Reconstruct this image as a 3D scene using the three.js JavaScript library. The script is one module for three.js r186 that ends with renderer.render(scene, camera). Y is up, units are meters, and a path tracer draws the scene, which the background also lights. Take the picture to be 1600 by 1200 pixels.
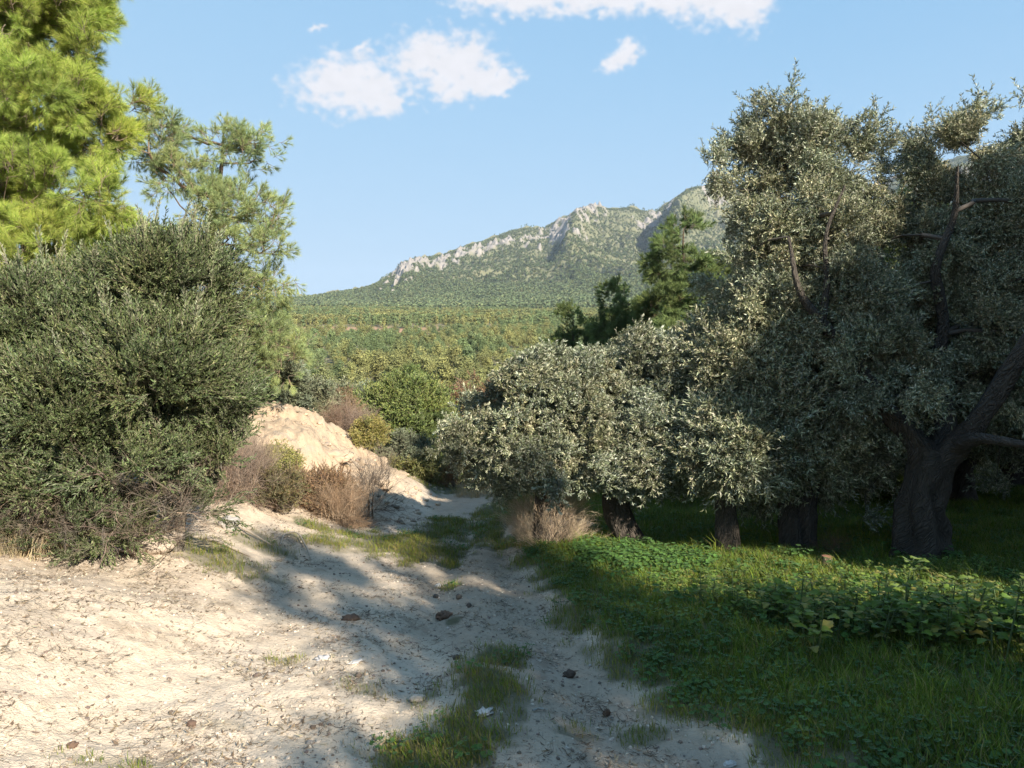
import * as THREE from 'three';
import { createNoise2D, createNoise3D } from 'simplex-noise';
import { mergeGeometries } from 'three/addons/utils/BufferGeometryUtils.js';

// ---------------------------------------------------------------- camera
const EYE = 1.6, PITCH = THREE.MathUtils.degToRad(4.04), F = 1203;
const scene = new THREE.Scene();
const camera = new THREE.PerspectiveCamera(53, 4 / 3, 0.1, 20000);
camera.position.set(0, EYE, 0);
camera.rotation.x = -PITCH;
// ---------------------------------------------------------------- renderer, sun
const renderer = new THREE.WebGLRenderer({ antialias: true });
renderer.toneMapping = THREE.LinearToneMapping;
const EXPOSURE = 2.2;
renderer.toneMappingExposure = EXPOSURE;
renderer.shadowMap.enabled = true;
const SUN_AZ = 35, SUN_EL = 30;
const D2R = Math.PI / 180;
const SUN = new THREE.Vector3(Math.sin(SUN_AZ * D2R) * Math.cos(SUN_EL * D2R), Math.sin(SUN_EL * D2R), Math.cos(SUN_AZ * D2R) * Math.cos(SUN_EL * D2R));
const sun = new THREE.DirectionalLight(new THREE.Color().setRGB(1, 0.92, 0.79), 5.0);
sun.name = 'sun';
sun.position.copy(SUN).multiplyScalar(60);
sun.castShadow = true;
sun.shadow.radius = 1.2;
sun.shadow.mapSize.set(4096, 4096);
Object.assign(sun.shadow.camera, { left: -45, right: 45, top: 45, bottom: -45, near: 1, far: 200 });
scene.add(sun, sun.target);

// ---------------------------------------------------------------- random, noise, small maths
const rngOf = (s) => { let a = (s * 2654435761) >>> 0; return () => { a = (a + 0x6d2b79f5) | 0; let t = Math.imul(a ^ (a >>> 15), 1 | a); t = (t + Math.imul(t ^ (t >>> 7), 61 | t)) ^ t; return ((t ^ (t >>> 14)) >>> 0) / 4294967296; }; };
const n2 = createNoise2D(rngOf(11)), n3 = createNoise3D(rngOf(12));
const clamp = (x, a = 0, b = 1) => Math.min(b, Math.max(a, x));
const lerp = (a, b, t) => a + (b - a) * t;
const sm = (a, b, x) => { const t = clamp((x - a) / (b - a)); return t * t * (3 - 2 * t); };
const fbm = (x, y, o = 4) => { let s = 0, a = 0.5, f = 1; for (let i = 0; i < o; i++) { s += a * n2(x * f, y * f); a *= 0.5; f *= 2.03; } return s; };
const table = (t, x) => { if (x <= t[0][0]) return t[0][1]; for (let i = 1; i < t.length; i++) if (x <= t[i][0]) return lerp(t[i - 1][1], t[i][1], (x - t[i - 1][0]) / (t[i][0] - t[i - 1][0])); return t[t.length - 1][1]; };
const gauss = (r) => (r() + r() + r() + r() - 2) * 0.866;
const V = (x, y, z) => new THREE.Vector3(x, y, z);
const rgb = (r, g, b) => new THREE.Color().setRGB(r, g, b);

// ---------------------------------------------------------------- sky: air and clouds, computed for every direction
{
  const W = 4096, H = 2048, data = new Float32Array(W * H * 4);
  // clouds as [azimuth, elevation, half width, half height, tilt] in degrees
  const clouds = [
    [-12.2, 16.95, 3.0, 1.45, -0.22], [-9.9, 16.3, 2.3, 1.3, -0.3], [-10.9, 17.6, 1.6, 0.7, 0], [-8.3, 15.9, 1.0, 0.5, -0.6],
    [-6.0, 18.9, 2.3, 1.35, -0.15], [-3.9, 18.5, 2.7, 1.4, -0.3], [-2.0, 17.4, 1.8, 0.9, -0.35], [-0.4, 17.3, 1.6, 0.4, -0.4], [-3.6, 16.7, 1.6, 0.8, -0.4],
    [8.2, 18.9, 1.5, 0.55, -0.45], [-13.6, 20.1, 0.6, 0.25, 0], [-10.6, 19.3, 0.8, 0.28, -0.3],
    [0, 22.5, 4.5, 0.9, 0.05], [6, 22.7, 4.6, 1.0, 0.05], [11, 22.6, 4.5, 1.2, 0], [14.6, 22.0, 2.8, 1.5, 0.1], [16.4, 21.3, 1.7, 1.5, 0.3], [3, 25.2, 8, 2.2, 0], [12, 25.4, 7, 2.4, 0],
  ];
  const zen = [0.20, 0.40, 0.68], mid = [0.30, 0.575, 0.88], low = [0.60, 0.81, 1.0];
  for (let row = 0; row < H; row++) {
    const el = ((row + 0.5) / H - 0.5) * 180, e = Math.max(el, 0);
    for (let col = 0; col < W; col++) {
      const i = (row * W + col) * 4, az = ((col + 0.5) / W - 0.5) * 360 + 90;   // 0 = where the camera looks, + to its right
      const a = ((az + 540) % 360) - 180;
      // paler opposite the sun and near the horizon, deeper at right angles to the sun
      const c = Math.cos((a + 35) * D2R), side = 0.5 - 0.5 * c;
      const t1 = Math.pow(sm(-2, 30, e + 4 * (1 - side)), 0.75) * (0.78 + 0.22 * Math.min(1, side * 4 + 0.1)), t2 = sm(12, 75, e + 9 * side);
      for (let k = 0; k < 3; k++) data[i + k] = lerp(lerp(low[k], mid[k], t1), zen[k], t2);
      if (a > -22 && a < 26 && el > 14 && el < 31) {
        const wx = fbm(a * 0.35 + 7, el * 0.5, 5) * 1.0, wy = fbm(a * 0.35 - 20, el * 0.5 + 9, 5) * 0.75;
        let m = -9;
        for (const [ca, ce, ra, re, tl] of clouds) {
          const dx = a + wx - ca, dy = el + wy - ce, x = dx * Math.cos(tl) - dy * Math.sin(tl), y = dx * Math.sin(tl) + dy * Math.cos(tl);
          const q = 1 - Math.hypot((x + 0.3) / (ra * 1.2), (y - 0.15) / (re * 1.25));
          m = Math.max(m, q) + (q > -0.5 && m > -0.5 ? 0.06 : 0);
        }
        const f = fbm(a * 0.8 + 3, el * 1.2 + 5, 6);
        const dens = sm(-0.22, 0.72, m + f * 0.48);
        const body = 0.95 + 0.05 * fbm(a * 0.5, el * 0.8 + 40, 3);
        const k = Math.min(0.97, dens * 1.05);
        data[i] = lerp(data[i], 0.95 * body, k); data[i + 1] = lerp(data[i + 1], 0.945 * body, k); data[i + 2] = lerp(data[i + 2], 0.99 * body, k);
      }
      for (let q = 0; q < 3; q++) data[i + q] /= EXPOSURE;
      data[i + 3] = 1;
    }
  }
  const t = new THREE.DataTexture(data, W, H, THREE.RGBAFormat, THREE.FloatType);
  t.mapping = THREE.EquirectangularReflectionMapping; t.magFilter = THREE.LinearFilter; t.needsUpdate = true;
  scene.background = t;
  scene.environment = t;
}

// ---------------------------------------------------------------- naming
const used = new Map();
function numbered(name) { const k = used.get(name) ?? 0; used.set(name, k + 1); return k ? name + '_' + String(k).padStart(3, '0') : name; }
function tag(o, label, category, group, kind) { if (label) o.userData.label = label; if (category) o.userData.category = category; if (group) o.userData.group = group; if (kind) o.userData.kind = kind; return o; }
function shadows(o) { o.castShadow = o.receiveShadow = true; return o; }
function part(parent, name, geometry, material, kind) { const m = shadows(new THREE.Mesh(geometry, material)); m.name = numbered(name); if (kind) m.userData.kind = kind; parent.add(m); return m; }
function copies(parent, name, geometry, material, list, kind = 'stuff') {
  const m = shadows(new THREE.InstancedMesh(geometry, material, list.length));
  m.name = numbered(name);
  list.forEach((q, i) => { m.setMatrixAt(i, q.m); m.setColorAt(i, q.c); });
  if (kind) m.userData.kind = kind;
  parent.add(m);
  return m;
}
function thing(name, label, category, x, y, z, group) { const g = new THREE.Group(); g.name = numbered(name); g.position.set(x, y, z); tag(g, label, category, group); scene.add(g); return g; }
function twin(o, x, z, turn, scale, label, group, dy = 0) {
  const c = o.clone(); c.name = numbered(o.name.replace(/_\d{3}$/, '')); c.position.set(x, hgt(x, -z) + dy, z); c.rotation.y = turn; c.scale.setScalar(scale);
  c.userData = { ...o.userData };
  if (label) c.userData.label = label;
  if (group !== undefined) { if (group) c.userData.group = group; else delete c.userData.group; }
  c.traverse((k) => { if (k !== c) { k.userData = { ...k.userData }; k.name = numbered(k.name.replace(/_\d{3}$/, '')); } });
  scene.add(c);
  return c;
}

// ---------------------------------------------------------------- lie of the land; d = metres ahead of the viewer
const BASE = [[-40, 3.2], [-20, 2.0], [0, 0], [15, -1.5], [16.5, -1.75], [22, -3.3], [30, -5.2], [45, -7.6], [60, -8.6], [85, -8.6], [120, -7.4], [250, -3], [400, 1.8], [700, 14], [1000, 24], [7000, 24]];
const BANK = [[-30, 0.05], [3, 0.075], [6, 0.085], [9.3, 0.09], [10.4, 0.13], [12, 0.26], [13.6, 0.29], [14.6, 0.24], [17, 0.13], [24, 0.10], [60, 0.03]];
const EDGE = [[1.5, 1.55], [3.2, 1.16], [3.74, 0.88], [4.6, 0.62], [5.6, 0.43], [7.3, 0.1], [8.2, -0.05], [9.5, -0.16], [11, -0.22], [14, -0.3], [17, -0.4]];
function baseH(x, d) {
  const r = Math.hypot(x, d), q = d > 0 ? lerp(d, r, sm(15, 45, r)) : d;
  const w = Math.max(0.6, Math.abs(q) * 0.06);
  return (table(BASE, q - w) + 2 * table(BASE, q) + table(BASE, q + w)) / 4;
}
function hgt(x, d, fine = true) {
  const r = Math.hypot(x, d);
  let h = baseH(x, d);
  if (r < 90) {
    const xs = lerp(0.8, 1.25, sm(9, 12, d)), l = Math.max(0, -x - xs), c = table(BANK, d), lb = lerp(l * l, 1.65 * Math.pow(l, 1.3), sm(9.5, 11.5, d)), q = l < 2.2 ? lb : lerp(4.84, 4.6, sm(9.5, 11.5, d)) + 1.4 * (1 - Math.exp(-(l - 2.2) * 1.4));
    const wob = 1 + 0.22 * n2(x * 0.45 + 9, d * 0.45);
    h += c * q * wob * sm(90, 40, r);
    const e = table(EDGE, d);
    if (d > -3 && d < 17) {
      h += 0.05 * sm(e - 0.1, e + 0.25, x + 0.1 * n2(x * 2, d * 2)) * sm(17, 12, d);            // turf stands above the track
      const mid = lerp(-0.02, -0.35, sm(3, 8, d)), hw = lerp(0.52, 0.22, sm(3, 9, d));
      const rut = (q0) => Math.exp(-Math.pow((x - q0) / (hw * 0.55), 2));
      h -= 0.065 * (rut(mid + hw) + rut(mid - hw)) * sm(13, 9, d);
    }
    h += 0.3 * Math.exp(-(Math.pow((x - 0.5) / 0.55, 2) + Math.pow((d - 9.4) / 0.6, 2))) ;      // mound round the olive by the track
    if (fine) {
      h += 0.05 * n2(x * 0.5, d * 0.5) + 0.012 * n2(x * 1.7 + 4, d * 1.7) * sm(60, 20, r);
      if (r < 25) {
        h += 0.007 * n2(x * 6, d * 6) + 0.0035 * n2(x * 17, d * 17);
        const bk = sm(0.25, 0.9, l) * sm(9.5, 11, d) * sm(17, 14.5, d);                          // rain-cut rills and clods in the bank
        if (bk > 0) { const rl = 1 - Math.abs(n2((x * 0.5 + d) * 1.3 + 0.5 * n2(x, d), (x - d * 0.6) * 0.35)); h += bk * (0.09 * (rl * rl * rl - 0.4) + 0.05 * n2(x * 3, d * 3) + 0.03 * n2(x * 8, d * 8)); }
      }
    }
  } else if (fine) h += sm(90, 140, r) * (0.5 * n2(x * 0.02, d * 0.02)) + sm(150, 400, r) * 2.2 * n2(x * 0.006 + 3, d * 0.006);
  return h;
}
// a point so many metres ahead in the direction of a pixel of the 1600 x 1200 photograph, and where that direction meets the ground
function at(u, v, d) { const a = (u - 800) / F, b = (600 - v) / F, c = Math.cos(PITCH), s = Math.sin(PITCH), k = d / (b * s + c); return V(a * k, EYE + (b * c - s) * k, -d); }
function onGround(u, v) { let d = 1.5; while (d < 80) { const p = at(u, v, d); if (p.y < hgt(p.x, d, false)) break; d += 0.03; } const p = at(u, v, d); return V(p.x, hgt(p.x, d), -d); }

// ---------------------------------------------------------------- geometry collector
class G {
  constructor() { this.p = []; this.c = []; this.u = []; this.i = []; }
  v(x, y, z, c, u = 0, w = 0) { this.p.push(x, y, z); this.c.push(c.r, c.g, c.b); this.u.push(u, w); return this.p.length / 3 - 1; }
  tri(a, b, c) { this.i.push(a, b, c); }
  build(smooth = false) {
    const g = new THREE.BufferGeometry();
    g.setAttribute('position', new THREE.Float32BufferAttribute(this.p, 3));
    g.setAttribute('color', new THREE.Float32BufferAttribute(this.c, 3));
    g.setAttribute('uv', new THREE.Float32BufferAttribute(this.u, 2));
    g.setIndex(this.i);
    if (smooth) g.computeVertexNormals();
    return g;
  }
}
const UP = V(0, 1, 0);
function frameOf(dir) { const a = Math.abs(dir.y) > 0.9 ? V(1, 0, 0) : UP; const x = V(0, 0, 0).crossVectors(a, dir).normalize(); return [x, V(0, 0, 0).crossVectors(dir, x).normalize()]; }
// a round stick from a to b
function stick(g, a, b, ra, rb, n, c) {
  const d = V(0, 0, 0).subVectors(b, a).normalize(), [x, y] = frameOf(d), s = g.p.length / 3, L = a.distanceTo(b);
  for (let k = 0; k < 2; k++) for (let j = 0; j <= n; j++) {
    const t = (j / n) * Math.PI * 2, r = k ? rb : ra, o = k ? b : a, cx = Math.cos(t) * r, cy = Math.sin(t) * r;
    g.v(o.x + x.x * cx + y.x * cy, o.y + x.y * cx + y.y * cy, o.z + x.z * cx + y.z * cy, c, (j / n) * ra * 6, k * L);
  }
  for (let j = 0; j < n; j++) { const q = s + j, w = s + n + 1 + j; g.tri(q, q + 1, w); g.tri(q + 1, w + 1, w); }
}
// a gnarled limb along points with radii: one continuous tube with fluting and lumps
function limb(pts, radii, n, c, seed = 1, knob = 0.16) {
  const curve = new THREE.CatmullRomCurve3(pts), L = curve.getLength(), m = Math.max(6, Math.round(L / 0.07)), g = new G();
  let x = null;
  for (let k = 0; k <= m; k++) {
    const t = k / m, p = curve.getPointAt(t), d = curve.getTangentAt(t), f = curve.getUtoTmapping(t) * (pts.length - 1), i = Math.min(pts.length - 2, Math.floor(f)), r = lerp(radii[i], radii[i + 1], f - i);
    if (!x) x = frameOf(d)[0]; else x = x.clone().addScaledVector(d, -x.dot(d)).normalize();
    const y = V(0, 0, 0).crossVectors(d, x);
    for (let j = 0; j <= n; j++) {
      const a = (j / n) * Math.PI * 2, ca = Math.cos(a), sa = Math.sin(a);
      const w = r * (1 + knob * n3(ca * 1.1 + seed * 7, sa * 1.1, t * L * 2.2) + knob * 0.7 * Math.cos(a * 4 + t * L * 1.5 + seed) + knob * 0.45 * n3(ca * 3 + seed, sa * 3, t * L * 5));
      g.v(p.x + (x.x * ca + y.x * sa) * w, p.y + (x.y * ca + y.y * sa) * w, p.z + (x.z * ca + y.z * sa) * w, c, (a * r) , t * L);
    }
  }
  for (let k = 0; k < m; k++) for (let j = 0; j < n; j++) { const q = k * (n + 1) + j, w = q + n + 1; g.tri(q, q + 1, w); g.tri(q + 1, w + 1, w); }
  return g.build(true);
}
// a stone: a noisy, flattened ball
function lump(rx, ry, rz, seed, rough, c, detail = 3) {
  const ico = new THREE.IcosahedronGeometry(1, detail), p = ico.attributes.position, g = new G(), q = V(0, 0, 0), seen = new Map(), idx = [];
  for (let i = 0; i < p.count; i++) {
    q.fromBufferAttribute(p, i).normalize();
    const key = q.x.toFixed(3) + q.y.toFixed(3) + q.z.toFixed(3);
    if (!seen.has(key)) {
      const k = 1 + rough * n3(q.x * 1.3 + seed * 5, q.y * 1.3, q.z * 1.3) + rough * 0.45 * n3(q.x * 3.4, q.y * 3.4 + seed, q.z * 3.4), t = 1 + 0.25 * n3(q.x * 4 + seed, q.y * 4, q.z * 4);
      seen.set(key, g.v(q.x * rx * k, q.y * ry * k, q.z * rz * k, rgb(c[0] * t, c[1] * t, c[2] * t), q.x, q.z));
    }
    idx.push(seen.get(key));
  }
  g.i = idx;
  return g.build(true);
}
// ---------------------------------------------------------------- computed surfaces
function periodic(px, seed) { const r = rngOf(seed), t = Float32Array.from({ length: px * px }, () => r()); return (x, y) => { const ix = Math.floor(x), iy = Math.floor(y), fx = x - ix, fy = y - iy, sx = fx * fx * (3 - 2 * fx), sy = fy * fy * (3 - 2 * fy), q = (a, b) => t[(((b % px) + px) % px) * px + (((a % px) + px) % px)]; return lerp(lerp(q(ix, iy), q(ix + 1, iy), sx), lerp(q(ix, iy + 1), q(ix + 1, iy + 1), sx), sy); }; }
function texture(n, m, f, srgb) {
  const d = new Uint8Array(n * m * 4);
  for (let y = 0; y < m; y++) for (let x = 0; x < n; x++) { const c = f(x / n, y / m), i = (y * n + x) * 4; for (let k = 0; k < 3; k++) d[i + k] = clamp(c[k]) * 255; d[i + 3] = 255; }
  const t = new THREE.DataTexture(d, n, m); t.wrapS = t.wrapT = THREE.RepeatWrapping; t.magFilter = THREE.LinearFilter; t.minFilter = THREE.LinearMipmapLinearFilter; if (srgb) t.colorSpace = THREE.SRGBColorSpace; t.needsUpdate = true; return t;
}
// soil: one tile is 1.9 m; crumbs, hairline cracks, grit
const soilA = periodic(8, 1), soilB = periodic(32, 2), soilC = periodic(128, 3), soilD = periodic(512, 4);
const soilH = (u, v) => {
  const wx = soilA(u * 8, v * 8) * 0.06, wy = soilA(u * 8 + 3, v * 8 + 5) * 0.06;
  const cr = Math.abs(soilB((u + wx) * 32, (v + wy) * 32) - 0.5), cr2 = Math.abs(soilB((u + wy) * 32 + 11, (v + wx) * 32 + 7) - 0.5);
  const cracks = sm(0.0, 0.035, cr) * sm(0.0, 0.025, cr2);
  return [0.35 * soilB(u * 32, v * 32) + 0.3 * soilC(u * 128, v * 128) + 0.35 * soilD(u * 512, v * 512), cracks];
};
const soilMap = texture(1024, 1024, (u, v) => { const [h, cr] = soilH(u, v), g = sm(0.80, 0.95, soilC(u * 128 + 40, v * 128 + 9)) * 0.30, k = (0.70 + 0.30 * h) * lerp(0.93, 1, cr) + 0.12 - g; const b = soilA(u * 8, v * 8) * 0.04; return [k + b * 0.4, k, k - b]; });
const soilBump = texture(1024, 1024, (u, v) => { const [h, cr] = soilH(u, v), k = h * 0.85 + 0.15 * cr; return [k, k, k]; });
const barkA = periodic(16, 8), barkB = periodic(64, 9), barkC = periodic(256, 10);
const barkH = (u, v) => { const w = barkA(u * 16, v * 16) * 0.05; const r = Math.abs(barkB((u + w) * 64, v * 16 + w * 40) - 0.5) * 2; return 0.55 * Math.pow(r, 0.7) + 0.25 * barkC(u * 256, v * 64) + 0.2 * barkA(u * 16, v * 16); };
const barkMap = texture(512, 512, (u, v) => { const h = barkH(u, v), k = 0.42 + 0.62 * h, y = barkA(u * 16 + 3, v * 16 + 8); return [k, k * (0.97 + 0.02 * y), k * (0.92 + 0.06 * y)]; });
const barkBump = texture(512, 512, (u, v) => { const h = barkH(u, v); return [h, h, h]; });

const std = (o) => new THREE.MeshStandardMaterial({ vertexColors: true, roughness: 0.9, side: THREE.DoubleSide, ...o });
const leafy = (o) => new THREE.MeshPhysicalMaterial({ vertexColors: true, roughness: 0.9, thickness: 0, transmission: 0.35, side: THREE.DoubleSide, specularIntensity: 0.5, ...o });
const M = {
  soil: std({ name: 'soil', map: soilMap, bumpMap: soilBump, bumpScale: 0.012, roughness: 0.95 }),
  rock: std({ name: 'rock', roughness: 0.95 }),
  bark: std({ name: 'bark', map: barkMap, bumpMap: barkBump, bumpScale: 0.045, roughness: 0.92 }),
  twig: std({ name: 'twig', roughness: 0.9 }),
  olive: new THREE.MeshPhysicalMaterial({ name: 'olive_leaf', vertexColors: true, roughness: 0.48, side: THREE.DoubleSide, specularIntensity: 0.65 }),
  bush: new THREE.MeshPhysicalMaterial({ name: 'small_leaf', vertexColors: true, roughness: 0.6, side: THREE.DoubleSide, specularIntensity: 0.45 }),
  needle: leafy({ name: 'needle', transmission: 0.3 }),
  blade: leafy({ name: 'grass_blade', transmission: 0.4, roughness: 0.85 }),
  leaf: leafy({ name: 'broad_leaf', transmission: 0.35, roughness: 0.8 }),
  far: std({ name: 'far_foliage', roughness: 0.95 }),
  dry: leafy({ name: 'dry_stalk', transmission: 0.15 }),
  stone: std({ name: 'stone', roughness: 0.9 }),
  litter: std({ name: 'litter', roughness: 0.9 }),
};
const BARK = { olive: rgb(0.095, 0.078, 0.062), pine: rgb(0.17, 0.12, 0.085), dry: rgb(0.30, 0.22, 0.15), twig: rgb(0.12, 0.10, 0.075), grey: rgb(0.24, 0.21, 0.17) };
const vary = (c, r, a = 0.2) => { const k = 1 + (r() - 0.5) * 2 * a; return rgb(c[0] * k * (1 + (r() - 0.5) * a * 0.5), c[1] * k, c[2] * k * (1 + (r() - 0.5) * a * 0.6)); };

// ---------------------------------------------------------------- sprays of leaves (each is put thousands of times into crowns)
function leafBlade(g, base, dir, side, len, wid, c, fold = 0.25) {
  const n = V(0, 0, 0).crossVectors(dir, side), m = base.clone().addScaledVector(dir, len * 0.45), t = base.clone().addScaledVector(dir, len).addScaledVector(n, -len * 0.12);
  const l = m.clone().addScaledVector(side, wid * 0.5).addScaledVector(n, wid * fold), r = m.clone().addScaledVector(side, -wid * 0.5).addScaledVector(n, wid * fold);
  const s = g.v(base.x, base.y, base.z, c); g.v(l.x, l.y, l.z, c); g.v(t.x, t.y, t.z, c); g.v(r.x, r.y, r.z, c);
  g.tri(s, s + 1, s + 2); g.tri(s, s + 2, s + 3);
}
function sprayGeo(seed, o) {
  const r = rngOf(seed), g = new G(), dirs = (ax, spread) => { const [x, y] = frameOf(ax), a = r() * 6.283; return ax.clone().multiplyScalar(Math.cos(spread)).addScaledVector(x, Math.sin(spread) * Math.cos(a)).addScaledVector(y, Math.sin(spread) * Math.sin(a)).normalize(); };
  const stemC = o.stem ?? rgb(0.16, 0.14, 0.10);
  for (let k = 0; k < o.shoots; k++) {
    const t = k / Math.max(1, o.shoots - 1), b = V(0, (k ? t * 0.75 : 0) * o.len, 0), d = k === 0 ? V(0, 1, 0) : dirs(UP, lerp(0.55, 1.1, r()) * (o.splay ?? 1)), L = o.len * (k === 0 ? 1 : lerp(0.4, 0.75, r()));
    let p = b.clone(), q = d.clone();
    const steps = o.steps ?? 3;
    for (let s = 0; s < steps; s++) {
      const e = p.clone().addScaledVector(q, L / steps);
      if (o.stemR) stick(g, p, e, o.stemR, o.stemR * 0.8, 3, stemC);
      const per = Math.round(o.leaves / steps);
      for (let j = 0; j < per; j++) {
        const f = (s + (j + r() * 0.6) / per) / steps;
        if (f < (o.bare ?? 0.1)) continue;
        const ld = dirs(q, (o.angle ?? 0.8) * lerp(0.7, 1.3, r())), sd = frameOf(ld)[0].applyAxisAngle(ld, r() * 6.283);
        const base = p.clone().addScaledVector(q, (L / steps) * ((j + 0.5) / per));
        leafBlade(g, base, ld, sd, o.leaf * lerp(0.7, 1.2, r()), o.width * lerp(0.8, 1.2, r()), vary(o.colors[Math.floor(r() * o.colors.length)], r, o.vary ?? 0.22), o.fold);
      }
      p = e; q = q.clone().add(V((r() - 0.5) * 0.5, (r() - 0.5) * 0.3 + (o.rise ?? 0.1), (r() - 0.5) * 0.5)).normalize();
    }
  }
  return g.build();
}
function needleGeo(seed, o) {
  const r = rngOf(seed), g = new G();
  for (let k = 0; k < o.shoots; k++) {
    const a = r() * 6.283, sp = k ? lerp(0.4, 1.0, r()) : 0.05, d = V(Math.sin(sp) * Math.cos(a), Math.cos(sp), Math.sin(sp) * Math.sin(a)), b = V(0, k ? r() * 0.5 * o.len : 0, 0), L = o.len * (k ? lerp(0.45, 0.8, r()) : 1), [x, y] = frameOf(d);
    stick(g, b, b.clone().addScaledVector(d, L), 0.004, 0.002, 3, rgb(0.2, 0.15, 0.10));
    for (let j = 0; j < o.needles; j++) {
      const f = lerp(0.25, 1, Math.sqrt(r())), aa = r() * 6.283, an = lerp(0.35, 0.9, r()) * (1.25 - f * 0.5), p = b.clone().addScaledVector(d, L * f);
      const nd = d.clone().multiplyScalar(Math.cos(an)).addScaledVector(x, Math.sin(an) * Math.cos(aa)).addScaledVector(y, Math.sin(an) * Math.sin(aa)), sd = frameOf(nd)[0].applyAxisAngle(nd, r() * 6.283), len = o.needle * lerp(0.7, 1.15, r()), c = vary(o.colors[Math.floor(r() * o.colors.length)], r, 0.2);
      const e = p.clone().addScaledVector(nd, len); e.y -= len * 0.12;
      const s = g.v(p.x + sd.x * o.w, p.y + sd.y * o.w, p.z + sd.z * o.w, c); g.v(p.x - sd.x * o.w, p.y - sd.y * o.w, p.z - sd.z * o.w, c); g.v(e.x, e.y, e.z, c); g.tri(s, s + 1, s + 2);
    }
  }
  return g.build();
}
function twigGeo(seed, len, n, c, rad = 0.002) {
  const r = rngOf(seed), g = new G();
  const grow = (p, d, L, q, depth) => {
    for (let s = 0; s < 3; s++) {
      const e = p.clone().addScaledVector(d, L / 3); stick(g, p, e, q, q * 0.8, 3, vary(c, r, 0.15)); p = e; q *= 0.8;
      d = d.clone().add(V((r() - 0.5) * 0.7, (r() - 0.5) * 0.5, (r() - 0.5) * 0.7)).normalize();
      if (depth > 0) for (let k = 0; k < n; k++) grow(p, d.clone().add(V((r() - 0.5) * 1.8, (r() - 0.3) * 0.9, (r() - 0.5) * 1.8)).normalize(), L * lerp(0.35, 0.6, r()), q * 0.7, depth - 1);
    }
  };
  grow(V(0, 0, 0), V(0, 1, 0), len, rad, 2);
  return g.build();
}
const OL = [[0.19, 0.205, 0.112], [0.32, 0.325, 0.20], [0.12, 0.137, 0.065], [0.50, 0.49, 0.36], [0.16, 0.178, 0.095]];
const DK = [[0.085, 0.112, 0.042], [0.115, 0.145, 0.058], [0.20, 0.215, 0.11], [0.064, 0.088, 0.033]];
const PN = [[0.33, 0.42, 0.055], [0.42, 0.48, 0.09], [0.23, 0.32, 0.05], [0.48, 0.48, 0.14]];
const PB = [[0.24, 0.30, 0.10], [0.31, 0.35, 0.13], [0.17, 0.235, 0.09]];
const PD = [[0.15, 0.20, 0.06], [0.20, 0.245, 0.075], [0.11, 0.155, 0.05]];
const SPRAY = {
  olive: sprayGeo(3, { len: 0.27, shoots: 8, leaves: 20, leaf: 0.043, width: 0.0115, stemR: 0.0022, colors: OL, vary: 0.25 }),
  oliveBig: sprayGeo(4, { len: 0.31, shoots: 8, leaves: 21, leaf: 0.048, width: 0.0125, stemR: 0.0025, colors: OL, vary: 0.25 }),
  bush: sprayGeo(5, { len: 0.26, shoots: 7, leaves: 18, leaf: 0.034, width: 0.0105, stemR: 0.0018, colors: DK, angle: 0.6, splay: 0.6, rise: 0.3 }),
  bushPale: sprayGeo(6, { len: 0.34, shoots: 5, leaves: 20, leaf: 0.036, width: 0.011, stemR: 0.002, colors: [[0.22, 0.24, 0.13], [0.17, 0.2, 0.1], [0.26, 0.26, 0.17]], angle: 0.55, splay: 0.45, rise: 0.3 }),
  pine: needleGeo(7, { len: 0.22, shoots: 5, needles: 95, needle: 0.095, w: 0.0014, colors: PN }),
  pineThin: needleGeo(8, { len: 0.30, shoots: 5, needles: 55, needle: 0.11, w: 0.0024, colors: PB }),
  pineDark: needleGeo(9, { len: 0.42, shoots: 6, needles: 60, needle: 0.17, w: 0.006, colors: PD }),
  shrub: sprayGeo(21, { len: 0.34, shoots: 7, leaves: 14, leaf: 0.05, width: 0.022, stemR: 0.003, colors: [[0.12, 0.15, 0.055], [0.16, 0.19, 0.07], [0.09, 0.12, 0.045]], steps: 2 }),
  shrubGrey: sprayGeo(22, { len: 0.34, shoots: 7, leaves: 14, leaf: 0.05, width: 0.02, stemR: 0.003, colors: [[0.18, 0.2, 0.12], [0.23, 0.24, 0.16], [0.12, 0.14, 0.08]], steps: 2 }),
  shrubGold: sprayGeo(23, { len: 0.30, shoots: 7, leaves: 14, leaf: 0.045, width: 0.018, stemR: 0.003, colors: [[0.25, 0.24, 0.06], [0.20, 0.21, 0.055], [0.30, 0.26, 0.10]], steps: 2 }),
  shrubBrown: sprayGeo(24, { len: 0.30, shoots: 7, leaves: 12, leaf: 0.04, width: 0.016, stemR: 0.003, colors: [[0.22, 0.15, 0.08], [0.17, 0.125, 0.06], [0.28, 0.2, 0.12], [0.14, 0.14, 0.05]], steps: 2, stem: rgb(0.2, 0.14, 0.1) }),
  shrubRust: sprayGeo(25, { len: 0.26, shoots: 7, leaves: 10, leaf: 0.026, width: 0.013, stemR: 0.003, colors: [[0.30, 0.175, 0.085], [0.24, 0.14, 0.07], [0.36, 0.24, 0.13], [0.2, 0.15, 0.07]], steps: 2, stem: rgb(0.16, 0.10, 0.07), wild: 1 }),
  dryTwig: twigGeo(31, 0.28, 2, [0.34, 0.235, 0.15], 0.0026),
  greyTwig: twigGeo(32, 0.34, 2, [0.27, 0.22, 0.17], 0.0034),
  rustTwig: twigGeo(33, 0.28, 2, [0.30, 0.175, 0.085], 0.0036),
};

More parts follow.
